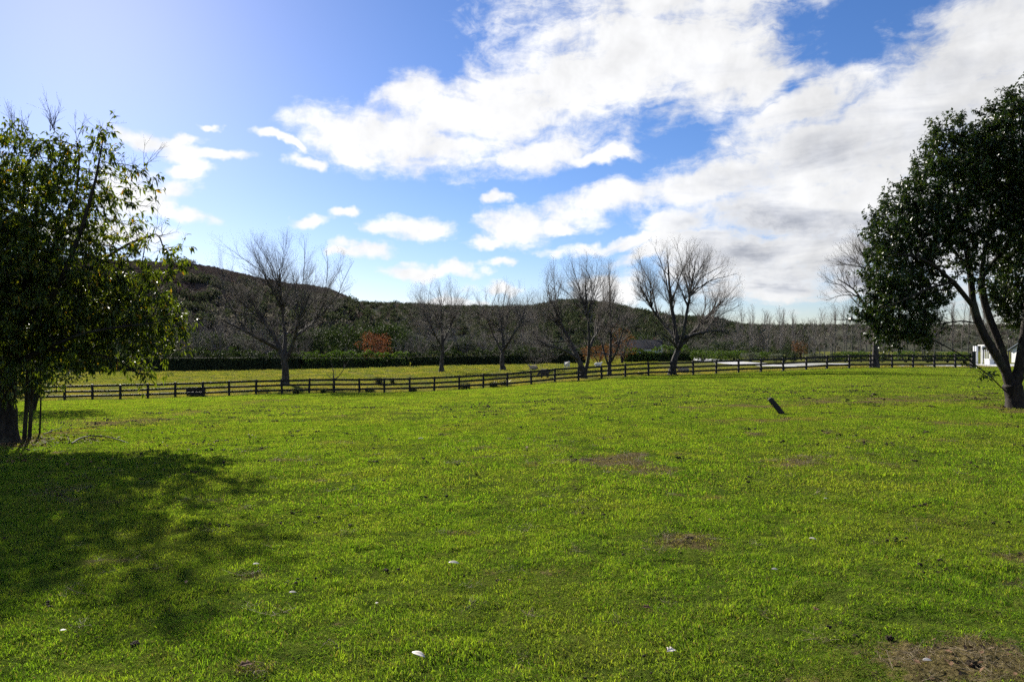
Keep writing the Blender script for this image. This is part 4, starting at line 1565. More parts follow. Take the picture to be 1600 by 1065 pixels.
def hedge(label, x0, x1, d, top0, top1, mat, seed, thick=2.2, dens=60):
    rng = np.random.default_rng(seed)
    p0, p1 = at(x0, HZ, d), at(x1, HZ, d)
    L = p1[0] - p0[0]
    n = int(L * (3 + thick) * dens)
    s = rng.random(n)
    X = p0[0] + s * L
    base = H(X, np.full(n, d))
    top = EYE + (HZ - (top0 + (top1 - top0) * s)) * d / F
    hh = np.maximum(top - base, 0.6) * (1 + 0.30 * fbm(X, X * 0, .7, seed * .01) + 0.20 * fbm(X, X * 0 + 3, 2.6, .5))
    f = rng.random(n)
    yy = np.where(f < 0.55, -thick / 2 + rng.normal(0, 0.16, n) + 0.25 * fbm(X, f * 0, 2.0, .7), rng.uniform(-thick / 2, thick / 2, n))
    zz = np.where(f < 0.55, rng.random(n) ** 0.8, np.where(f < 0.85, 1 - np.abs(rng.normal(0, 0.05, n)), rng.random(n)))
    # rounded shoulders
    sh = np.clip((zz - 0.8) / 0.2, 0, 1) ** 2 * 0.5
    yy = np.where(f < 0.55, yy + sh, yy)
    P = np.stack([X, d + yy, base + zz * hh], 1)
    t = thing('hedge', label, 'hedge', (p0[0], d, h1(p0[0], d)), group=None)
    b = np.array([p0[0], d, h1(p0[0], d)])
    V, Fq, Rn = cards(rng, P, 0.24, 0.6, 0.5)
    obj('foliage', mk_mesh('foliage', V - b, Fq, [mat], {'rnd': Rn}), t)
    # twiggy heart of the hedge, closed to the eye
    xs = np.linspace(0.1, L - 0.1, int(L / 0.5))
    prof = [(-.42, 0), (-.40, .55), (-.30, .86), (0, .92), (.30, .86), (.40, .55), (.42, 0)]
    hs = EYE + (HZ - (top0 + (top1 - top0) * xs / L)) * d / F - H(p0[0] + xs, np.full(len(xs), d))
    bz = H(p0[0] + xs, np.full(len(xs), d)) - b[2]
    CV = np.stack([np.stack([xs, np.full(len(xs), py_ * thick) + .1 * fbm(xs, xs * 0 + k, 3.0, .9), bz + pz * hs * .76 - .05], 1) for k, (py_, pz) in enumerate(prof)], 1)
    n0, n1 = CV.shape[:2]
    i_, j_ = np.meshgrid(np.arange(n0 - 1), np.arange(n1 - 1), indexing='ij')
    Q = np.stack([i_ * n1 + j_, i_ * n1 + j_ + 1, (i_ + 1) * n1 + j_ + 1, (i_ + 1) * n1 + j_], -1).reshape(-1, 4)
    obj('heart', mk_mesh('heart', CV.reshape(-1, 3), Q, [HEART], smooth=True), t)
    # woody inside
    m = int(L * 12)
    X = p0[0] + rng.random(m) * L
    y = d + rng.uniform(-thick * .36, thick * .36, m)
    bz = H(X, np.full(m, d))
    q = np.stack([X, y, bz - 0.05], 1)
    e = q + np.stack([rng.normal(0, .3, m), rng.normal(0, .2, m), rng.uniform(1.2, 2.6, m)], 1)
    dd = unit(e - q)
    V, Fq = prisms(q, np.full(m, 0.05), e, np.full(m, 0.02), dd, dd, 3)
    obj('stems', mk_mesh('stems', V - b, Fq, [BARK_DARK]), t)
    return t


hedge('long dark hedge behind the wide left bare tree', 60, 470, 124, 548, 550, LEAF_DARK, 61)
hedge('bright topped clipped hedge below the rust tree', 473, 640, 125, 551, 553, LEAF_GREEN, 62)
hedge('grey green overgrown hedge behind the slender paddock trees', 643, 915, 126, 551, 546, LEAF_DARK, 63)
hedge('dark clipped hedge below the house roof', 975, 1082, 124, 544, 545, LEAF_GREEN, 64)


# ------------------------------------------------------------------ bare trees of the background
def bare_proto(label, rng, h, w, n_attr, trunk_r, loc, group, slim=True, name='wood_tree', mat=None):
    base = np.array([0, 0, -0.1])
    if slim:
        CH = [densify([base, np.array([rng.normal(0, .1), 0, h * .4]), np.array([rng.normal(0, .25), rng.normal(0, .2), h * .92])], 0.5)]
        lobes = [((0, 0, h * .66), (w * .5, w * .5, h * .34))]
    else:
        CH = [densify([base, np.array([0, 0, h * .12])], 0.4)]
        for k in range(4):
            a = k * 1.57 + rng.uniform(-.4, .4)
            CH.append(densify([np.array([0, 0, h * .05]), np.array([math.cos(a) * w * .12, math.sin(a) * w * .12, h * .3]), np.array([math.cos(a) * w * .25, math.sin(a) * w * .25, h * .6])], 0.5))
        lobes = [((0, 0, h * .58), (w * .5, w * .5, h * .40)), ((0, 0, h * .3), (w * .45, w * .45, h * .2), .5)]
    limbs = [(c, trunk_r if k == 0 else trunk_r * .7, trunk_r * .2) for k, c in enumerate(CH)]
    if slim:
        lv = [dict(n=22, length=2.6, t0=.25, angle=48, segs=4, r=.045, up=.25, curl=.14), dict(n=6, length=1.0, t0=.2, angle=38, segs=3, r=.028, up=.3), dict(n=4, length=.6, t0=.2, angle=36, segs=2, r=.020, up=.3)]
    else:
        lv = [dict(n=9, length=2.6, t0=.2, angle=50, segs=4, r=.06, up=.12), dict(n=7, length=1.5, t0=.15, angle=45, segs=3, r=.030, up=.15), dict(n=5, length=.8, t0=.2, angle=40, segs=2, r=.020, up=.25)]
    thick, thin = ramify(rng, limbs, [(c, tuple(np.array(r) * 1.15)) for c, r, *_ in lobes], lv)
    t = thing(name, label, 'tree', loc, group=group)
    V, Fl = merge(thick)
    obj('trunk', mk_mesh('trunk', V, Fl, [mat or BARK_PALE], smooth=True), t)
    V, Fl = merge(thin)
    obj('crown', mk_mesh('crown', V, Fl, [TWIG_PALE]), t)
    return t


BARK_PALE = bark_mat("pale_bark", (0.055, 0.050, 0.043), (0.165, 0.152, 0.135), 3.0)
TWIG_PALE = simple_mat("pale_twig_bark", (0.115, 0.100, 0.088), (0.200, 0.178, 0.158), 0.4, 0.8, 0.12)


def background_trees():
    rng = np.random.default_rng(71)
    G = 'bare trees of the wood on the right'
    protos = [bare_proto('slender pale bare tree in the wood behind the driveway', rng, 10.0, 4.6, 170, 0.12, (0, 0, 0), G) for _ in range(4)]
    used = [False] * 4
    def top_at(px):
        return np.interp(px, [1140, 1165, 1200, 1225, 1250, 1270, 1300, 1340, 1400, 1500, 1620, 1800], [512, 492, 488, 498, 504, 494, 484, 482, 470, 470, 470, 470])
    n = 0
    for row, (d, stepx) in enumerate(((124, 24), (140, 20), (158, 20))):
        px = 1146 + row * 6
        while px < 1640:
            loc = ground_loc(px, d)
            top = top_at(px) - 8 + rng.uniform(-8, 16) - (6 if row == 0 else 0) * 0 + (10 if row == 0 else 0)
            hgt = EYE + (HZ - top) * d / F - loc[2]
            k = n % 4
            w = rng.uniform(0.8, 1.35)
            if not used[k]:
                t = protos[k]
                t.location = loc
                t.scale = (w, w, hgt / 10)
                used[k] = True
            else:
                dup(protos[k], loc, rng.uniform(0, 6.28), (w, w, hgt / 10))
            n += 1
            px += stepx * rng.uniform(0.7, 1.35) * (1.0 if px < 1360 else 1.5)
    # bushy grey willows behind hedge and bare trees
    G2 = 'grey leafless scrub trees behind the hedge'
    P2 = [bare_proto('bushy grey leafless scrub tree behind the hedge', rng, 8.0, 8.0, 330, 0.16, (0, 0, 0), G2, False, 'scrub_tree') for _ in range(3)]
    used = [False] * 3
    first = {}
    spots = [(300, 470, 140, 80), (345, 478, 146, 80), (395, 490, 142, 76), (430, 500, 138, 70), (470, 515, 140, 56), (545, 536, 134, 26), (655, 500, 142, 66), (685, 496, 150, 70), (722, 505, 146, 66), (760, 500, 142, 70),
             (800, 498, 150, 74), (835, 508, 140, 66), (870, 520, 136, 60), (1015, 516, 148, 60), (1060, 520, 146, 60), (1095, 520, 142, 56), (1125, 515, 140, 56), (1150, 508, 136, 60), (630, 520, 136, 40), (905, 530, 138, 50),
             (1190, 492, 140, 50), (1218, 492, 142, 44)]
    where = ['beside the left evergreen crown', 'left of the wide bare tree', 'behind the left boughs of the wide bare tree', 'behind the trunk of the wide bare tree', 'right of the wide bare tree', 'small, left of the rust tree',
             'left of the slender paddock tree', 'behind the slender paddock tree', 'right of the slender paddock tree', 'left of the leaning dark trunk', 'behind the leaning bare tree', 'above the lying sheep', 'behind the drooping boughs',
             'behind the house roof', 'behind the round crowned tree', 'right of the round crowned tree', 'above the hedge end', 'at the left end of the wood', 'just right of the rust tree', 'behind the twin trunks', 'in the wood, round crowned, left of the gap', 'in the wood, round crowned, at the gap']
    for k, (px, top, d, wpx) in enumerate(spots):
        loc = ground_loc(px, d)
        hgt = EYE + (HZ - top) * d / F - loc[2]
        w = wpx * d / F / 8.0
        lab = 'bushy grey leafless scrub tree ' + where[k]
        if not used[k % 3]:
            t = P2[k % 3]
            t.location = loc
            t.scale = (w, w, hgt / 8)
            used[k % 3] = True
            first[k % 3] = lab
        else:
            dup(P2[k % 3], loc, rng.uniform(0, 6.28), (w, w, hgt / 8), lab)
    for k in range(3):
        P2[k]['label'] = first[k]


background_trees()


# ------------------------------------------------------------------ scrub on the hills
def hill_scrub():
    rng = np.random.default_rng(81)
    def clump(mat, n, size, flat):
        P = sample_lobes([((0, 0, 0.35 * flat), (0.5, 0.5, 0.5 * flat)), ((.3, .1, .3 * flat), (.35, .35, .35 * flat)), ((-.25, -.2, .3 * flat), (.35, .35, .4 * flat))], rng, n, .7)
        V, Fq, Rn = cards(rng, P, size, .65, .4)
        return mk_mesh('clump', V, Fq, [mat], {'rnd': Rn})
    HEATH = leaf_mat("heath", [(0, (0.045, 0.031, 0.029)), (.6, (0.068, 0.047, 0.042)), (1, (0.10, 0.074, 0.062))], 0.25, (1, 1, 1), 0.9, 0.05)
    SCRUB = leaf_mat("hill_scrub_leaf", [(0, (0.030, 0.042, 0.022)), (.6, (0.050, 0.062, 0.034)), (1, (0.090, 0.098, 0.058))], 0.3, (1, 1, .7), 0.9, 0.05)
    STRAW = leaf_mat("pale_scrub", [(0, (0.08, 0.072, 0.056)), (.6, (0.13, 0.118, 0.094)), (1, (0.20, 0.18, 0.145))], 0.3, (1, 1, .9), 0.9, 0.05)
    coll = proto_collection("scrub_clumps", [clump(HEATH, 90, .22, .6), clump(HEATH, 80, .24, .5), clump(SCRUB, 110, .22, 1.0), clump(SCRUB, 110, .22, 1.3), clump(STRAW, 80, .22, .9)])
    Ps, Ss, Is = [], [], []
    for G, n, s0, s1, heath in ((hillA, 9000, 1.6, 3.6, True), (hillC, 8000, 1.4, 3.2, False), (hillB, 5000, 1.8, 3.8, False), (hillD, 5000, 2.0, 4.2, False)):
        n0, n1 = G.shape[:2]
        fi = rng.random(n) ** 0.8 * 45.5
        fj = rng.random(n) * (n1 - 1.01)
        i, j = fi.astype(int), fj.astype(int)
        a, b = (fi - i)[:, None], (fj - j)[:, None]
        P = (G[i, j] * (1 - a) + G[i + 1, j] * a) * (1 - b) + (G[i, j + 1] * (1 - a) + G[i + 1, j + 1] * a) * b
        up = fi / 46
        s = rng.uniform(s0, s1, n)
        r = rng.random(n)
        if heath:
            hz = up + 0.3 * fbm(P[:, 0] * .03, P[:, 1] * .03, 1.0, 31) > 0.5
            idx = np.where(hz, np.where(r < .975, rng.integers(0, 2, n), 4), np.where(r < .55, rng.integers(2, 4, n), np.where(r < .85, 4, 0)))
            s = np.where(hz, s * .32, s * 1.0)
        else:
            idx = np.where(r < .62, rng.integers(2, 4, n), np.where(r < .85, 4, 0))
        Ps.append(P)
        Ss.append(s)
        Is.append(idx)
    P = np.concatenate(Ps)
    s = np.concatenate(Ss)
    scatter("hill_scrub", "dark heath and scrub covering the hills", P, rng.uniform(0, 6.28, len(P)), s, np.concatenate(Is), coll)


hill_scrub()

# ------------------------------------------------------------------ post and rail fence
FENCE_WOOD = simple_mat("black_stained_timber", (0.006, 0.005, 0.005), (0.018, 0.014, 0.012), 5.0, 0.6, 0.3, 0.4, (1, 1, 0.4))


def build_fence():
    b = np.array([FL[0], FL[1], h1(*FL)])
    t = thing('post_and_rail_fence', 'long black three rail timber fence between lawn and paddock', 'fence', tuple(b))
    posts_px = [-28, 15, 58, 101, 144.5, 188, 231, 274, 317, 358, 400, 440.5, 483, 522, 561.7, 600.5, 640, 678.5, 717.5, 755, 792.5, 830, 867, 904, 940, 977, 1013, 1048, 1083, 1119, 1154, 1189, 1223.6, 1259.6, 1292, 1326.6, 1360, 1393.6, 1426.5, 1460, 1492.6, 1520]
    k = FR - FL
    P = []
    for px in posts_px:
        u = (px - 800) / F
        y = float(fence_depth(u))
        P.append(np.array([u * y, y, h1(u * y, y - 0.02)]))
    ang = math.atan2(k[1], k[0])
    pm = Geo().box((0, 0, 0.5), (0.17, 0.14, 1.5), taper=0.96).build('post', FENCE_WOOD, t, bevel=0.01)
    post_me = pm.data
    bpy.data.objects.remove(pm)
    rm = Geo().box((0.5, 0, 0), (1.0, 0.045, 0.17), jit=0.0).build('rail', FENCE_WOOD, t)
    rail_me = rm.data
    bpy.data.objects.remove(rm)
    for i, p in enumerate(P):
        if i == len(P) - 1:
            Geo().box((0, 0, 0.66), (0.40, 0.36, 1.62)).box((0, 0, 1.50), (0.46, 0.42, 0.07)).build('end_post', FENCE_WOOD, t, bevel=0.015, loc=tuple(p - b), rot=(0, 0, ang))
        else:
            obj('post', post_me, t, loc=tuple(p - b + np.array([0, 0, random.uniform(-.03, .02)])), rot=(random.gauss(0, .012), random.gauss(0, .014), ang + random.gauss(0, .04)))
    n = np.array([math.sin(ang), -math.cos(ang), 0])
    for r, hgt in enumerate((0.30, 0.70, 1.10)):
        i = -(r % 2)
        while i < len(P) - 1:
            a = max(i, 0)
            e = min(i + 2, len(P) - 1)
            # a rail follows the ground from post to post: split where the land bends
            pa = P[a] + np.array([0, 0, hgt + random.gauss(0, .012)])
            pe = P[e] + np.array([0, 0, hgt + random.gauss(0, .012)])
            off = n * -0.097
            v = pe - pa
            L = np.linalg.norm(v)
            o = obj('rail', rail_me, t, loc=tuple(pa - b + off), scale=(L - 0.012, 1, 1))
            o.rotation_euler = (0, -math.asin(v[2] / L), math.atan2(v[1], v[0]))
            i += 2
    return P


FENCE_POSTS = build_fence()


# ------------------------------------------------------------------ driveway
def driveway():
    m, t, out = mat_new("pale_gravel")
    g = t.n('ShaderNodeNewGeometry')
    nz = t.noise(g.outputs['Position'], 14.0, 5, 0.7)
    n2 = t.noise(g.outputs['Position'], 0.5, 4, 0.6)
    col = t.mix(t.ss(nz, 0.3, 0.7), (0.42, 0.41, 0.38), (0.58, 0.57, 0.54))
    col = t.mix(t.math('MULTIPLY', t.ss(n2, .5, .75), .25), col, (0.42, 0.39, 0.33))
    b = principled(t, col, 0.55, 0.5, bump(t, nz, .4, .03))
    t.nt.links.new(b.outputs[0], out.inputs[0])
    # plan strips: centre px, depth, half width
    runs = [
        [(1000, 168, 1.6), (1083, 160, 1.6), (1105, 140, 1.6), (1130, 120, 1.6), (1165, 104, 1.6), (1210, 95, 1.6), (1270, 91, 1.6), (1330, 88, 1.5)],
        [(1070, 150, 1.5), (1100, 126, 1.5), (1130, 108, 1.6), (1170, 95, 1.6), (1215, 87, 1.7), (1270, 81.5, 1.9), (1330, 79.5, 2.6), (1400, 79.0, 4.2), (1480, 79.5, 5.4), (1600, 81, 6.4), (1800, 82, 6.4), (2100, 84, 6.4)],
    ]
    for k, run in enumerate(runs):
        C = np.array([[(px - 800) / F * d, d] for px, d, w in run])
        Wd = np.array([w for *_, w in run])
        tt = np.linspace(0, len(run) - 1, 90)
        Cx = np.stack([np.interp(tt, range(len(run)), C[:, 0]), np.interp(tt, range(len(run)), C[:, 1])], 1)
        for _ in range(4):
            Cx[1:-1] = .5 * Cx[1:-1] + .25 * Cx[:-2] + .25 * Cx[2:]
        Wx = np.interp(tt, range(len(run)), Wd)
        T = unit(np.gradient(Cx, axis=0))
        N = np.stack([-T[:, 1], T[:, 0]], 1)
        cols = np.linspace(-1, 1, 9)
        V = []
        for q in cols:
            p = Cx + N * (Wx * q * (1 + 0.08 * np.sin(tt * 9 + q * 3) * (abs(q) > .9)))[:, None]
            V.append(np.stack([p[:, 0], p[:, 1], H(p[:, 0], p[:, 1]) + 0.10 - 0.07 * abs(q) ** 3], 1))
        V = np.stack(V, 1)
        n0, n1 = V.shape[:2]
        i, j = np.meshgrid(np.arange(n0 - 1), np.arange(n1 - 1), indexing='ij')
        Q = np.stack([i * n1 + j, i * n1 + j + 1, (i + 1) * n1 + j + 1, (i + 1) * n1 + j], -1).reshape(-1, 4)
        me = mk_mesh("driveway", V.reshape(-1, 3), Q, [m], smooth=True)
        o = obj("driveway", me)
        o['kind'] = 'structure'
        o['label'] = ['pale gravel track curving away behind the fence', 'wide pale gravel driveway just behind the right part of the fence'][k]


driveway()

# ------------------------------------------------------------------ buildings
WHITE = simple_mat("white_paint", (0.60, 0.60, 0.59), (0.72, 0.72, 0.71), 2.0, 0.5, 0.3)
SLATE = simple_mat("blue_grey_roof", (0.070, 0.095, 0.13), (0.11, 0.14, 0.18), 1.2, 0.5, 0.4)
SLATE_D = simple_mat("dark_roof", (0.014, 0.016, 0.022), (0.026, 0.029, 0.038), 1.2, 0.8, 0.08)
GLASSY = simple_mat("window_glass", (0.02, 0.025, 0.03), (0.04, 0.045, 0.05), 1.0, 0.08, 0.6)


def house(name, label, px, d, W, Dp, wall_h, roof_h, roofmat, rotz, dormer=False):
    loc = ground_loc(px, d)
    t = thing(name, label, 'house', loc, rotz)
    Geo().box((0, 0, wall_h / 2), (W, Dp, wall_h)).build('wall', WHITE, t)
    # gable roof along x with overhang, open profile thick sheets
    o = 0.35
    prof = [(-Dp / 2 - o, wall_h - 0.12), (0, wall_h + roof_h), (Dp / 2 + o, wall_h - 0.12), (Dp / 2 + o, wall_h - 0.02), (0, wall_h + roof_h + 0.12), (-Dp / 2 - o, wall_h - 0.02)]
    rf = Geo().prism(prof, -W / 2 - o, W / 2 + o).build('roof', roofmat, t)
    for s in (-1, 1):
        Geo().poly([(s * W / 2, -Dp / 2, wall_h), (s * W / 2, Dp / 2, wall_h), (s * W / 2, 0, wall_h + roof_h * .97),
                    (s * (W / 2 - .1), -Dp / 2, wall_h), (s * (W / 2 - .1), Dp / 2, wall_h), (s * (W / 2 - .1), 0, wall_h + roof_h * .97)],
                   [(0, 1, 2), (3, 5, 4), (0, 2, 5, 3), (1, 4, 5, 2), (0, 3, 4, 1)]).build('gable', WHITE, t)
    nw = max(2, int(W / 2.6))
    for k in range(nw):
        x = -W / 2 + W * (k + .5) / nw
        f = Geo().box((x, -Dp / 2 - .03, wall_h * .55), (1.0, .08, 1.1)).build('window_frame', WHITE, t)
        Geo().box((x, -Dp / 2 - .075, wall_h * .55), (.82, .02, .92)).build('pane', GLASSY, f)
    Geo().box((W * .3, 0.4, wall_h + roof_h * 1.05), (.5, .5, 1.0)).build('chimney', simple_mat('chimney_brick', (.2, .1, .07), (.28, .15, .1), 4), t)
    if dormer:
        p = Geo().prism([(-.9, 0), (0, 1.0), (.9, 0)], 0, 1.6)
        dm = p.build('dormer', SLATE, t, loc=(-W * .22, -Dp / 2 - .45, wall_h - .05), rot=(0, 0, math.pi / 2))
        Geo().box((0, 0, 0), (2.0, .09, .16)).build('barge_board', WHITE, t, loc=(-W * .22, -Dp / 2 - .5, wall_h - .07))
    return t


house('house', 'dark roofed house with white gable just above the hedge', 1008, 150, 6.2, 7.0, 2.3, 1.6, SLATE_D, math.radians(-18))
house('cottage', 'white cottage with blue grey roof seen behind the right tree trunks', 1650, 100, 8.0, 6.0, 1.8, 1.6, SLATE, math.radians(6), True)


def pergola():
    loc = ground_loc(1538, 86.0)
    t = thing('pergola', 'white painted pergola frame beside the end of the fence', 'pergola', loc)
    for (x, y, w) in ((-.9, 0, .22), (-.45, 1.2, .16), (.72, 0, .16), (1.35, 2.6, .14)):
        Geo().box((x, y, 1.05), (w, w, 2.3)).build('post', WHITE, t, bevel=.01)
    Geo().box((.45, 0, 2.16), (1.5, .12, .14)).build('beam', WHITE, t)
    Geo().box((1.05, 1.3, 2.30), (.10, 3.0, .12), rot=None).build('beam', WHITE, t)
    for k in range(5):
        Geo().box((.84 + k * .11, .3 + k * .5, .95), (.045, .05, 1.8 - k * .06)).build('slat', WHITE, t)
    # low white kennel like box before it
    loc = ground_loc(1549, 82.0)
    t2 = thing('white_kennel', 'low white box with a small dark square opening by the pergola', 'kennel', loc)
    Geo().box((0, 0, .34), (.95, .8, .7)).build('wall', WHITE, t2, bevel=.01)
    Geo().box((.2, -.41, .38), (.26, .06, .26)).build('opening', SLATE_D, t2)
    Geo().box((0, 0, .72), (1.05, .95, .06)).build('roof', WHITE, t2, bevel=.01)


pergola()


# ------------------------------------------------------------------ sheep
def wool_mat(name, c1, c2):
    return simple_mat(name, c1, c2, 9.0, 0.95, 0.1, 0.8)


WOOL_W = wool_mat("white_wool", (0.62, 0.58, 0.50), (0.74, 0.71, 0.64))
WOOL_T = wool_mat("tan_wool", (0.30, 0.24, 0.16), (0.40, 0.33, 0.24))
WOOL_D = wool_mat("dark_wool", (0.045, 0.040, 0.038), (0.085, 0.078, 0.072))


def sheep(label, px, d, rotz, mat, pose='stand', scale=1.0):
    loc = ground_loc(px, d)
    loc = (loc[0], loc[1], loc[2] + 0.05)
    bm = bmesh.new()
    lay = bm.verts.layers.skin.verify()
    def v(x, y, z, r, root=False):
        q = bm.verts.new((x, y, z))
        q[lay].radius = (r, r)
        q[lay].use_root = root
        return q
    dz = -0.36 if pose == 'lie' else 0.0
    B = [v(-.48, 0, .64 + dz, .17), v(-.28, 0, .66 + dz, .27), v(0, 0, .66 + dz, .30, True), v(.28, 0, .66 + dz, .27), v(.44, 0, .70 + dz, .19)]
    if pose == 'graze':
        Hd = [v(.60, 0, .52, .13), v(.70, 0, .32, .10), v(.76, 0, .18, .085), v(.82, 0, .06, .05)]
    else:
        Hd = [v(.56, 0, .86 + dz, .13), v(.64, 0, .98 + dz, .105), v(.74, 0, .97 + dz, .09), v(.86, 0, .90 + dz, .055)]
    ch = B + Hd
    for a, b in zip(ch[:-1], ch[1:]):
        bm.edges.new((a, b))
    for s in (-1, 1):
        e = v(Hd[1].co.x - .02, s * .17, Hd[1].co.z + .04, .028)
        bm.edges.new((Hd[1], e))
        for x, root in ((.30, B[3]), (-.30, B[1])):
            if pose == 'lie':
                k = v(x + .12, s * .24, .14, .07)
                f = v(x + .28, s * .26, .06, .045)
            else:
                k = v(x + (.02 if x > 0 else -.06), s * .15, .34, .065)
                f = v(x, s * .15, .02, .045)
            bm.edges.new((root, k))
            bm.edges.new((k, f))
    tl = v(-.60, 0, .56 + dz, .05)
    bm.edges.new((B[0], tl))
    me = bpy.data.meshes.new('sheep')
    bm.to_mesh(me)
    bm.free()
    me.materials.append(mat)
    o = obj('sheep', me, loc=loc, rot=(0, 0, rotz), scale=(scale,) * 3)
    sk = o.modifiers.new('skin', 'SKIN')
    sk.use_smooth_shade = True
    sb = o.modifiers.new('sub', 'SUBSURF')
    sb.levels = sb.render_levels = 1
    return tag(o, label, 'sheep', 'sheep in the paddock')


sheep('white sheep facing the lawn, standing left of the twin trunked tree', 886, 96, math.radians(-70), WOOL_W)
sheep('dark grey sheep grazing just behind the fence', 851, 74, math.radians(160), WOOL_D, 'graze')
sheep('tan sheep with pale face lying behind the fence by the round crowned tree', 1068, 71.5, math.radians(185), WOOL_T, 'lie')
sheep('pale sheep lying behind the dark grazing sheep', 834, 98, math.radians(170), WOOL_T, 'lie')
sheep('small white sheep lying far back near the hedge', 934, 104, math.radians(10), WOOL_W, 'lie', .9)

# ------------------------------------------------------------------ small things by the fence
def rush(label, px, d, h, w, seed):
    rng = np.random.default_rng(seed)
    me = blade_clump('rush_tussock', 260, w / 2, h * .5, h * 1.1, 0.022, 0.55, RUSH, rng)
    o = obj('rush_tussock', me, loc=ground_loc(px, d))
    return tag(o, label, 'tussock', 'rush tussocks along the fence')


RUSH = leaf_mat("rush", [(0, (0.025, 0.035, 0.012)), (.7, (0.045, 0.055, 0.018)), (1, (0.14, 0.11, 0.05))], 0.25)
for k, (px, dd, h, w, lab) in enumerate([
        (645, 63.6, .62, .7, 'dark rush tussock at the fence below the slender paddock tree'), (727, 64.6, .85, .9, 'largest dark rush tussock beside a fence post left of middle'),
        (771, 65.0, .78, .7, 'dark rush tussock at the fence below the leaning bare tree'), (788, 65.4, .80, .8, 'dark rush tussock touching the next one below the leaning bare tree'),
        (462, 60.0, .7, .5, 'upright rush tussock on the lawn side below the wide bare tree'), (505, 60.4, .7, .45, 'upright rush tussock on the lawn side right of the wide bare tree'),
        (412, 63.5, .6, 1.2, 'low rush tussock behind the fence left of the wide bare tree'), (592, 74, 1.2, .7, 'dark rush tussock in the open paddock'), (613, 76, .8, .4, 'small rush tussock in the open paddock'),
        (578, 64.5, .5, .8, 'brown rush tussock behind the fence'), (1000, 69.5, .4, .6, 'short rush tussock behind the fence right of the narrow tree')]):
    rush(lab, px, dd, h, w, 90 + k)


def trough():
    loc = ground_loc(306, 62.6)
    t = thing('water_trough', 'low dark water trough behind the fence on the left', 'trough', loc, math.radians(6))
    Geo().box((0, 0, .30), (1.35, .6, .62), taper=1.06).build('tub', FENCE_WOOD, t, bevel=.03)
    Geo().box((0, 0, .63), (1.5, .7, .06)).build('rim', FENCE_WOOD, t, bevel=.01)


trough()


def leaning_board():
    x, y = hit(1222, 646)
    from mathutils import Matrix
    g = Geo()
    L = 0.62
    n = 7
    for k in range(n + 1):
        z = L * k / n - 0.1
        w = 0.065 + random.uniform(-.004, .004) - (.012 if k == n else 0)
        for dx, dy in ((-w, -.035), (w, -.035), (w, .035), (-w, .035)):
            g.v.append((dx, dy, z + (random.uniform(-.015, .015) if k == n else 0)))
    for k in range(n):
        for i in range(4):
            g.f.append((k * 4 + i, k * 4 + (i + 1) % 4, k * 4 + 4 + (i + 1) % 4, k * 4 + 4 + i))
    g.f += [(3, 2, 1, 0), (n * 4, n * 4 + 1, n * 4 + 2, n * 4 + 3)]
    o = g.build('leaning_post', FENCE_WOOD, None, bevel=.006, loc=(x, y, h1(x, y)), rot=(math.radians(-8), math.radians(-38), math.radians(10)))
    tag(o, 'short dark timber post leaning out of the lawn', 'post')


leaning_board()


# ------------------------------------------------------------------ fallen things on the lawn
def stick(name, label, pts, r, mat):
    P = densify(pts, 0.06)
    n = len(P)
    D = unit(np.vstack([P[1:] - P[:-1], P[-1:] - P[-2:-1]]))
    rr = np.linspace(r, r * .45, n) * (1 + .15 * RNG.normal(size=n))
    V, Fq = prisms(P[:-1], rr[:-1], P[1:], rr[1:], D[:-1], D[1:], 6)
    c = P[0]
    o = obj(name, mk_mesh(name, V - c, Fq, [mat], smooth=True), loc=tuple(c))
    return tag(o, label, 'branch')


def on(px, py, up=0.0):
    x, y = hit(px, py)
    return np.array([x, y, h1(x, y) + up])


stick('fallen_branch', 'long arched dead branch lying before the left tree', [on(112, 694, .02), on(124, 690, .08), on(140, 687, .10), on(165, 687, .09), on(190, 690, .03), on(205, 694, .0)], 0.022, BARK_DARK)
stick('fallen_stick', 'straight thin stick on the ground beside the left tree stems', [on(68, 679, .02), on(82, 676, .06), on(97, 673, .10)], 0.012, BARK_DARK)

PALE_LEAF = simple_mat("dry_pale_leaf", (0.52, 0.46, 0.38), (0.68, 0.62, 0.54), 20.0, 0.55, 0.4)
TAN_LEAF = simple_mat("dry_tan_leaf", (0.11, 0.08, 0.045), (0.18, 0.14, 0.085), 20.0, 0.8, 0.05)
BROWN_LEAF = simple_mat("dry_brown_leaf", (0.09, 0.050, 0.028), (0.17, 0.105, 0.062), 20.0, 0.8, 0.05)


def dead_leaf(label, px, py, length, rotz, mat, curl=0.5, lobed=False, tilt=0.2):
    """a curled dry leaf, six stations long"""
    g = Geo()
    n = 7
    for k in range(n):
        s = k / (n - 1)
        w = length * 0.21 * math.sin(math.pi * min(1, s * .93 + .05)) ** .8
        if lobed:
            w *= (1.7 if k in (2, 4) else .55)
        z = math.sin(s * math.pi) * length * .05
        for q in (-1, -.5, 0, .5, 1):
            g.v.append(((s - .5) * length, q * w, z + abs(q) ** 2 * w * curl + .012))
    for k in range(n - 1):
        for i in range(4):
            a = k * 5 + i
            g.f.append((a, a + 1, a + 6, a + 5))
    me = bpy.data.meshes.new('fallen_leaf')
    me.from_pydata(g.v, [], g.f)
    me.materials.append(mat)
    for p in me.polygons:
        p.use_smooth = True
    x, y = hit(px, py)
    o = obj('fallen_leaf', me, loc=(x, y, h1(x, y) + float(micro(np.array(x), np.array(y))) + .022), rot=(tilt, tilt * .6, rotz))
    sm = o.modifiers.new('thick', 'SOLIDIFY')
    sm.thickness = .0015
    return tag(o, label, 'leaf', 'fallen leaves on the lawn')


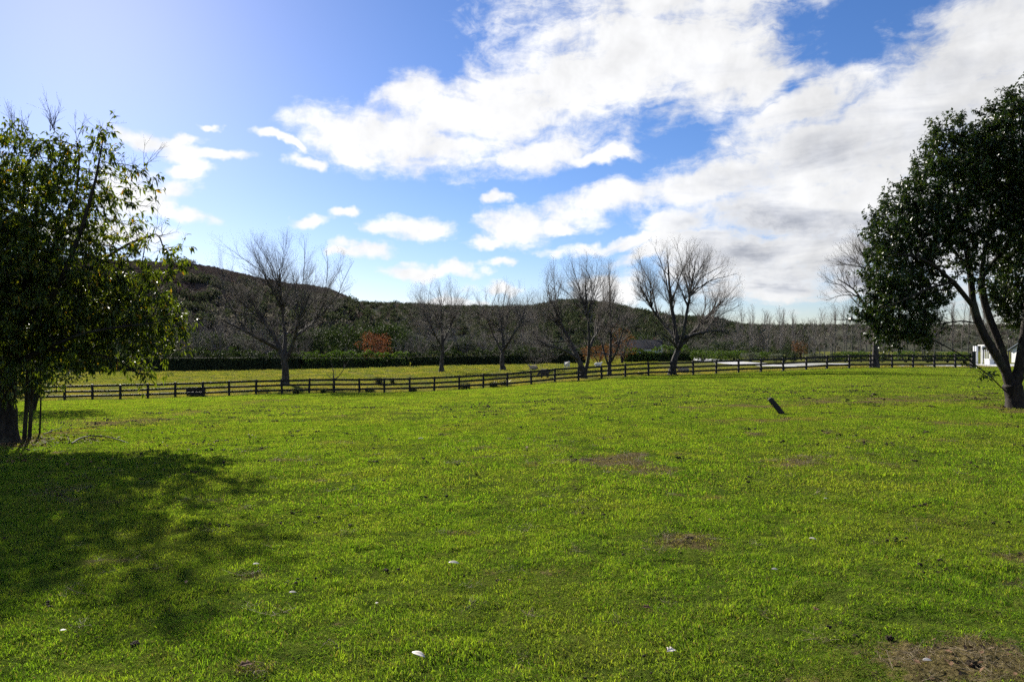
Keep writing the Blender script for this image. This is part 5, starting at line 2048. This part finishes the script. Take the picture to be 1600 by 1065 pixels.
for (px, py, L, r, mt, lob, lab) in [
        (709, 889, .085, .1, PALE_LEAF, False, 'white curled fallen leaf on the lawn near the middle'), (654, 1037, .085, -.5, PALE_LEAF, False, 'long cream fallen leaf at the bottom, left of the middle'),
        (1048, 1028, .075, .7, PALE_LEAF, True, 'white star shaped lobed leaf at the bottom, right of the middle'), (457, 934, .05, .4, PALE_LEAF, False, 'small pale leaf at the tip of the tree shadow'),
        (588, 952, .035, 1.2, PALE_LEAF, False, 'tiny white leaf right of the tree shadow'), (98, 992, .04, .9, PALE_LEAF, False, 'small pale leaf left of the dark clod'),
        (1070, 848, .06, 2.2, BROWN_LEAF, False, 'brown leaf beside the dark clod on the bare patch'), (1270, 846, .06, -.3, PALE_LEAF, False, 'pale leaf on the grass right of the bare patch'),
        (658, 687, .12, .4, PALE_LEAF, False, 'pale leaf far out on the lawn'), (384, 1050, .09, .8, BROWN_LEAF, True, 'crumpled rust brown leaf at the bottom left'), (1010, 960, .07, .3, BROWN_LEAF, True, 'crumpled brown leaf on the lawn right of the middle'),
        (1275, 962, .07, 1.0, BROWN_LEAF, True, 'crumpled brown leaf on the right half of the lawn'), (795, 915, .06, 1.9, BROWN_LEAF, False, 'brown leaf right of the white curled leaf'), (1448, 1043, .055, .2, PALE_LEAF, False, 'cream leaf on the bare earth at the bottom right'),
        (1210, 898, .05, .2, PALE_LEAF, False, 'small pale leaf on the right half of the lawn'), (400, 890, .05, .5, PALE_LEAF, False, 'pale leaf in the bare spot of the tree shadow'), (1290, 783, .05, .2, PALE_LEAF, False, 'small white leaf far right on the lawn')]:
    dead_leaf(lab, px, py, L, r, mt, .28, lob)

CLOD = simple_mat("dark_earth", (0.030, 0.022, 0.014), (0.095, 0.070, 0.044), 30.0, 0.95, 0.1, 0.8)


def clod(label, px, py, size, seed, flat=.6):
    bm = bmesh.new()
    bmesh.ops.create_icosphere(bm, subdivisions=3, radius=1.0)
    for v in bm.verts:
        n = mnoise.fractal(v.co * 1.7 + Vector((seed * 3.1, 0, 0)), 1.0, 2.0, 4)
        v.co *= 1 + .45 * n
        v.co.z *= flat
    me = bpy.data.meshes.new('earth_clod')
    bm.to_mesh(me)
    bm.free()
    me.materials.append(CLOD)
    x, y = hit(px, py)
    size *= 0.62
    o = obj('earth_clod', me, loc=(x, y, h1(x, y) + size * .22), rot=(0, 0, seed), scale=(size, size, size))
    return tag(o, label, 'clod', 'earth clods on the lawn')


for k, (px, py, s, lab) in enumerate([
        (211, 1008, .042, 'black round clod at the bottom left of the lawn'), (1454, 779, .05, 'dark clod alone on the far right lawn'), (1078, 843, .06, 'dark clod on the middle bare patch'), (548, 823, .05, 'dark clod right of the tree shadow'),
        (525, 836, .04, 'brown clod beside the edge of the tree shadow'), (716, 727, .07, 'dark clod left of the big bare patch'), (600, 752, .05, 'small dark clod left of the middle of the lawn'), (1366, 617, .14, 'dark clod below the straight bare trunk'),
        (1448, 677, .09, 'flat dark clod on the right lawn'), (1390, 998, .035, 'dark clod at the left rim of the bottom right bare earth'), (1520, 1040, .05, 'largest dark clod in the bottom right bare earth'),
        (1560, 960, .035, 'dark clod above the bottom right bare earth'), (895, 722, .06, 'dark clod on the left part of the big bare patch'), (150, 663, .10, 'dark clod on the bare strip behind the left tree'), (433, 990, .03, 'dark clod under the shadow tip at the bottom left')]):
    clod(lab, px, py, s, k + 1, .62)
x_, y_ = hit(1599, 615)
bm = bmesh.new()
bmesh.ops.create_icosphere(bm, subdivisions=2, radius=.16)
for v in bm.verts:
    v.co *= 1 + .25 * mnoise.noise(v.co * 9)
me_ = bpy.data.meshes.new('pale_stone')
bm.to_mesh(me_)
bm.free()
me_.materials.append(simple_mat('stone', (.45, .45, .44), (.6, .6, .58), 8, .8, .2, .4))
tag(obj('pale_stone', me_, loc=(x_ - .02, y_ - 1.6, h1(x_, y_ - 1.6) + .12)), 'pale rounded stone against the foot of the right evergreen', 'stone')


# litter and dead stalks
def litter():
    rng = np.random.default_rng(101)
    def lm(mat, L, W):
        V, Fc, Rn = leaves(rng, np.zeros((1, 3)), np.array([[1., 0, 0]]), 1, L, W, 0.0, .1)
        V = V - V.mean(0)
        V[:, 2] *= .4
        return mk_mesh('litter', V, Fc, [mat], {'rnd': Rn})
    coll = proto_collection("litter_leaves", [lm(BROWN_LEAF, .12, .05), lm(BROWN_LEAF, .10, .045), lm(TAN_LEAF, .10, .045), lm(BROWN_LEAF, .08, .04)])
    P = []
    for (px, py, hw, hh, n) in ((40, 690, 75, 10, 520), (110, 690, 60, 6, 150), (330, 692, 90, 10, 70), (20, 720, 60, 20, 100), (1590, 638, 30, 6, 120), (150, 735, 140, 30, 60), (1500, 1035, 90, 25, 40), (800, 800, 800, 200, 90), (1590, 870, 30, 15, 15)):
        cx, cy = hit(px, py)
        _, y0 = hit(px, py + hh)
        _, y1 = hit(px, py - hh)
        q = rng.normal(0, .55, (n, 2))
        P.append(np.stack([cx + q[:, 0] * hw / F * cy, np.clip(cy + q[:, 1] * (y1 - y0) / 2, 2.8, 60)], 1))
    P = np.concatenate(P)
    P3 = np.stack([P[:, 0], P[:, 1], H(P[:, 0], P[:, 1]) + micro(P[:, 0], P[:, 1]) + rng.uniform(.015, .04, len(P))], 1)
    idx = rng.integers(0, 4, len(P))
    scatter("leaf_litter", "dead leaves strewn under the trees and over the lawn", P3, rng.uniform(0, 6.28, len(P)), rng.uniform(.5, 1.2, len(P)) * np.where(P[:, 1] < 9, .5, 1), idx, coll, tilt=rng.normal(0, .4, (len(P), 2)))
    # dead stalks and roots on the bare earth
    STALK = simple_mat("dead_stalk", (0.15, 0.112, 0.060), (0.27, 0.215, 0.13), 10, .7, .2)
    def st(n, r):
        a = rng.normal(0, r, (n, 3)) * np.array([1, 1, 0]) + np.array([0, 0, .008])
        d = unit(rng.normal(size=(n, 3)) * np.array([1, 1, .25]) + np.array([0, 0, .18]))
        e = a + d * rng.uniform(.04, .11, n)[:, None]
        V, Fq = prisms(a, np.full(n, .0011), e, np.full(n, .0006), d, d, 3)
        return mk_mesh('stalks', V, Fq, [STALK])
    coll = proto_collection("dead_stalks", [st(16, .05) for _ in range(4)])
    n = 9000
    y = np.sqrt(rng.uniform(3.0 ** 2, 16.0 ** 2, n))
    x = rng.uniform(-.8, .8, n) * y
    d = dryness(x, y)
    k = rng.random(n) < np.clip((d - .12) * 1.1, 0.02, 1)
    x, y = x[k], y[k]
    scatter("dead_grass", "dead straw stalks lying on the bare patches", np.stack([x, y, H(x, y) + micro(x, y)], 1), rng.uniform(0, 6.28, len(x)), rng.uniform(.7, 1.4, len(x)), rng.integers(0, 4, len(x)), coll)


litter()


# crumbs of earth kicked up over the lawn
def crumbs():
    rng = np.random.default_rng(121)
    ms = []
    for k in range(4):
        bm = bmesh.new()
        bmesh.ops.create_icosphere(bm, subdivisions=2, radius=1.0)
        for v in bm.verts:
            v.co *= 1 + .5 * mnoise.noise(v.co * 1.6 + Vector((k * 5.0, 0, 0)))
            v.co.z *= .7
        me = bpy.data.meshes.new('crumb')
        bm.to_mesh(me)
        bm.free()
        me.materials.append(CLOD)
        ms.append(me)
    coll = proto_collection("earth_crumbs", ms)
    P, S = [], []
    for k in range(330):
        y = math.sqrt(rng.uniform(3.2 ** 2, 34.0 ** 2))
        x = rng.uniform(-.8, .8) * y
        n = rng.integers(3, 10)
        r = rng.uniform(.02, .10) * (1 + y * .07)
        q = rng.normal(0, 1, (n, 2)) * np.array([r * 1.7, r])
        P.append(np.stack([x + q[:, 0], y + q[:, 1]], 1))
        S.append(rng.uniform(.004, .014, n) * (1 + y * .085))
    P = np.concatenate(P)
    S = np.concatenate(S)
    ok = P[:, 1] > 2.8
    P, S = P[ok], S[ok]
    z = H(P[:, 0], P[:, 1]) + micro(P[:, 0], P[:, 1]) + .014
    scatter("earth_crumbs", "small dark crumbs of earth scattered over the lawn", np.stack([P[:, 0], P[:, 1], z], 1), rng.uniform(0, 6.28, len(P)), S, rng.integers(0, 4, len(P)), coll)


crumbs()
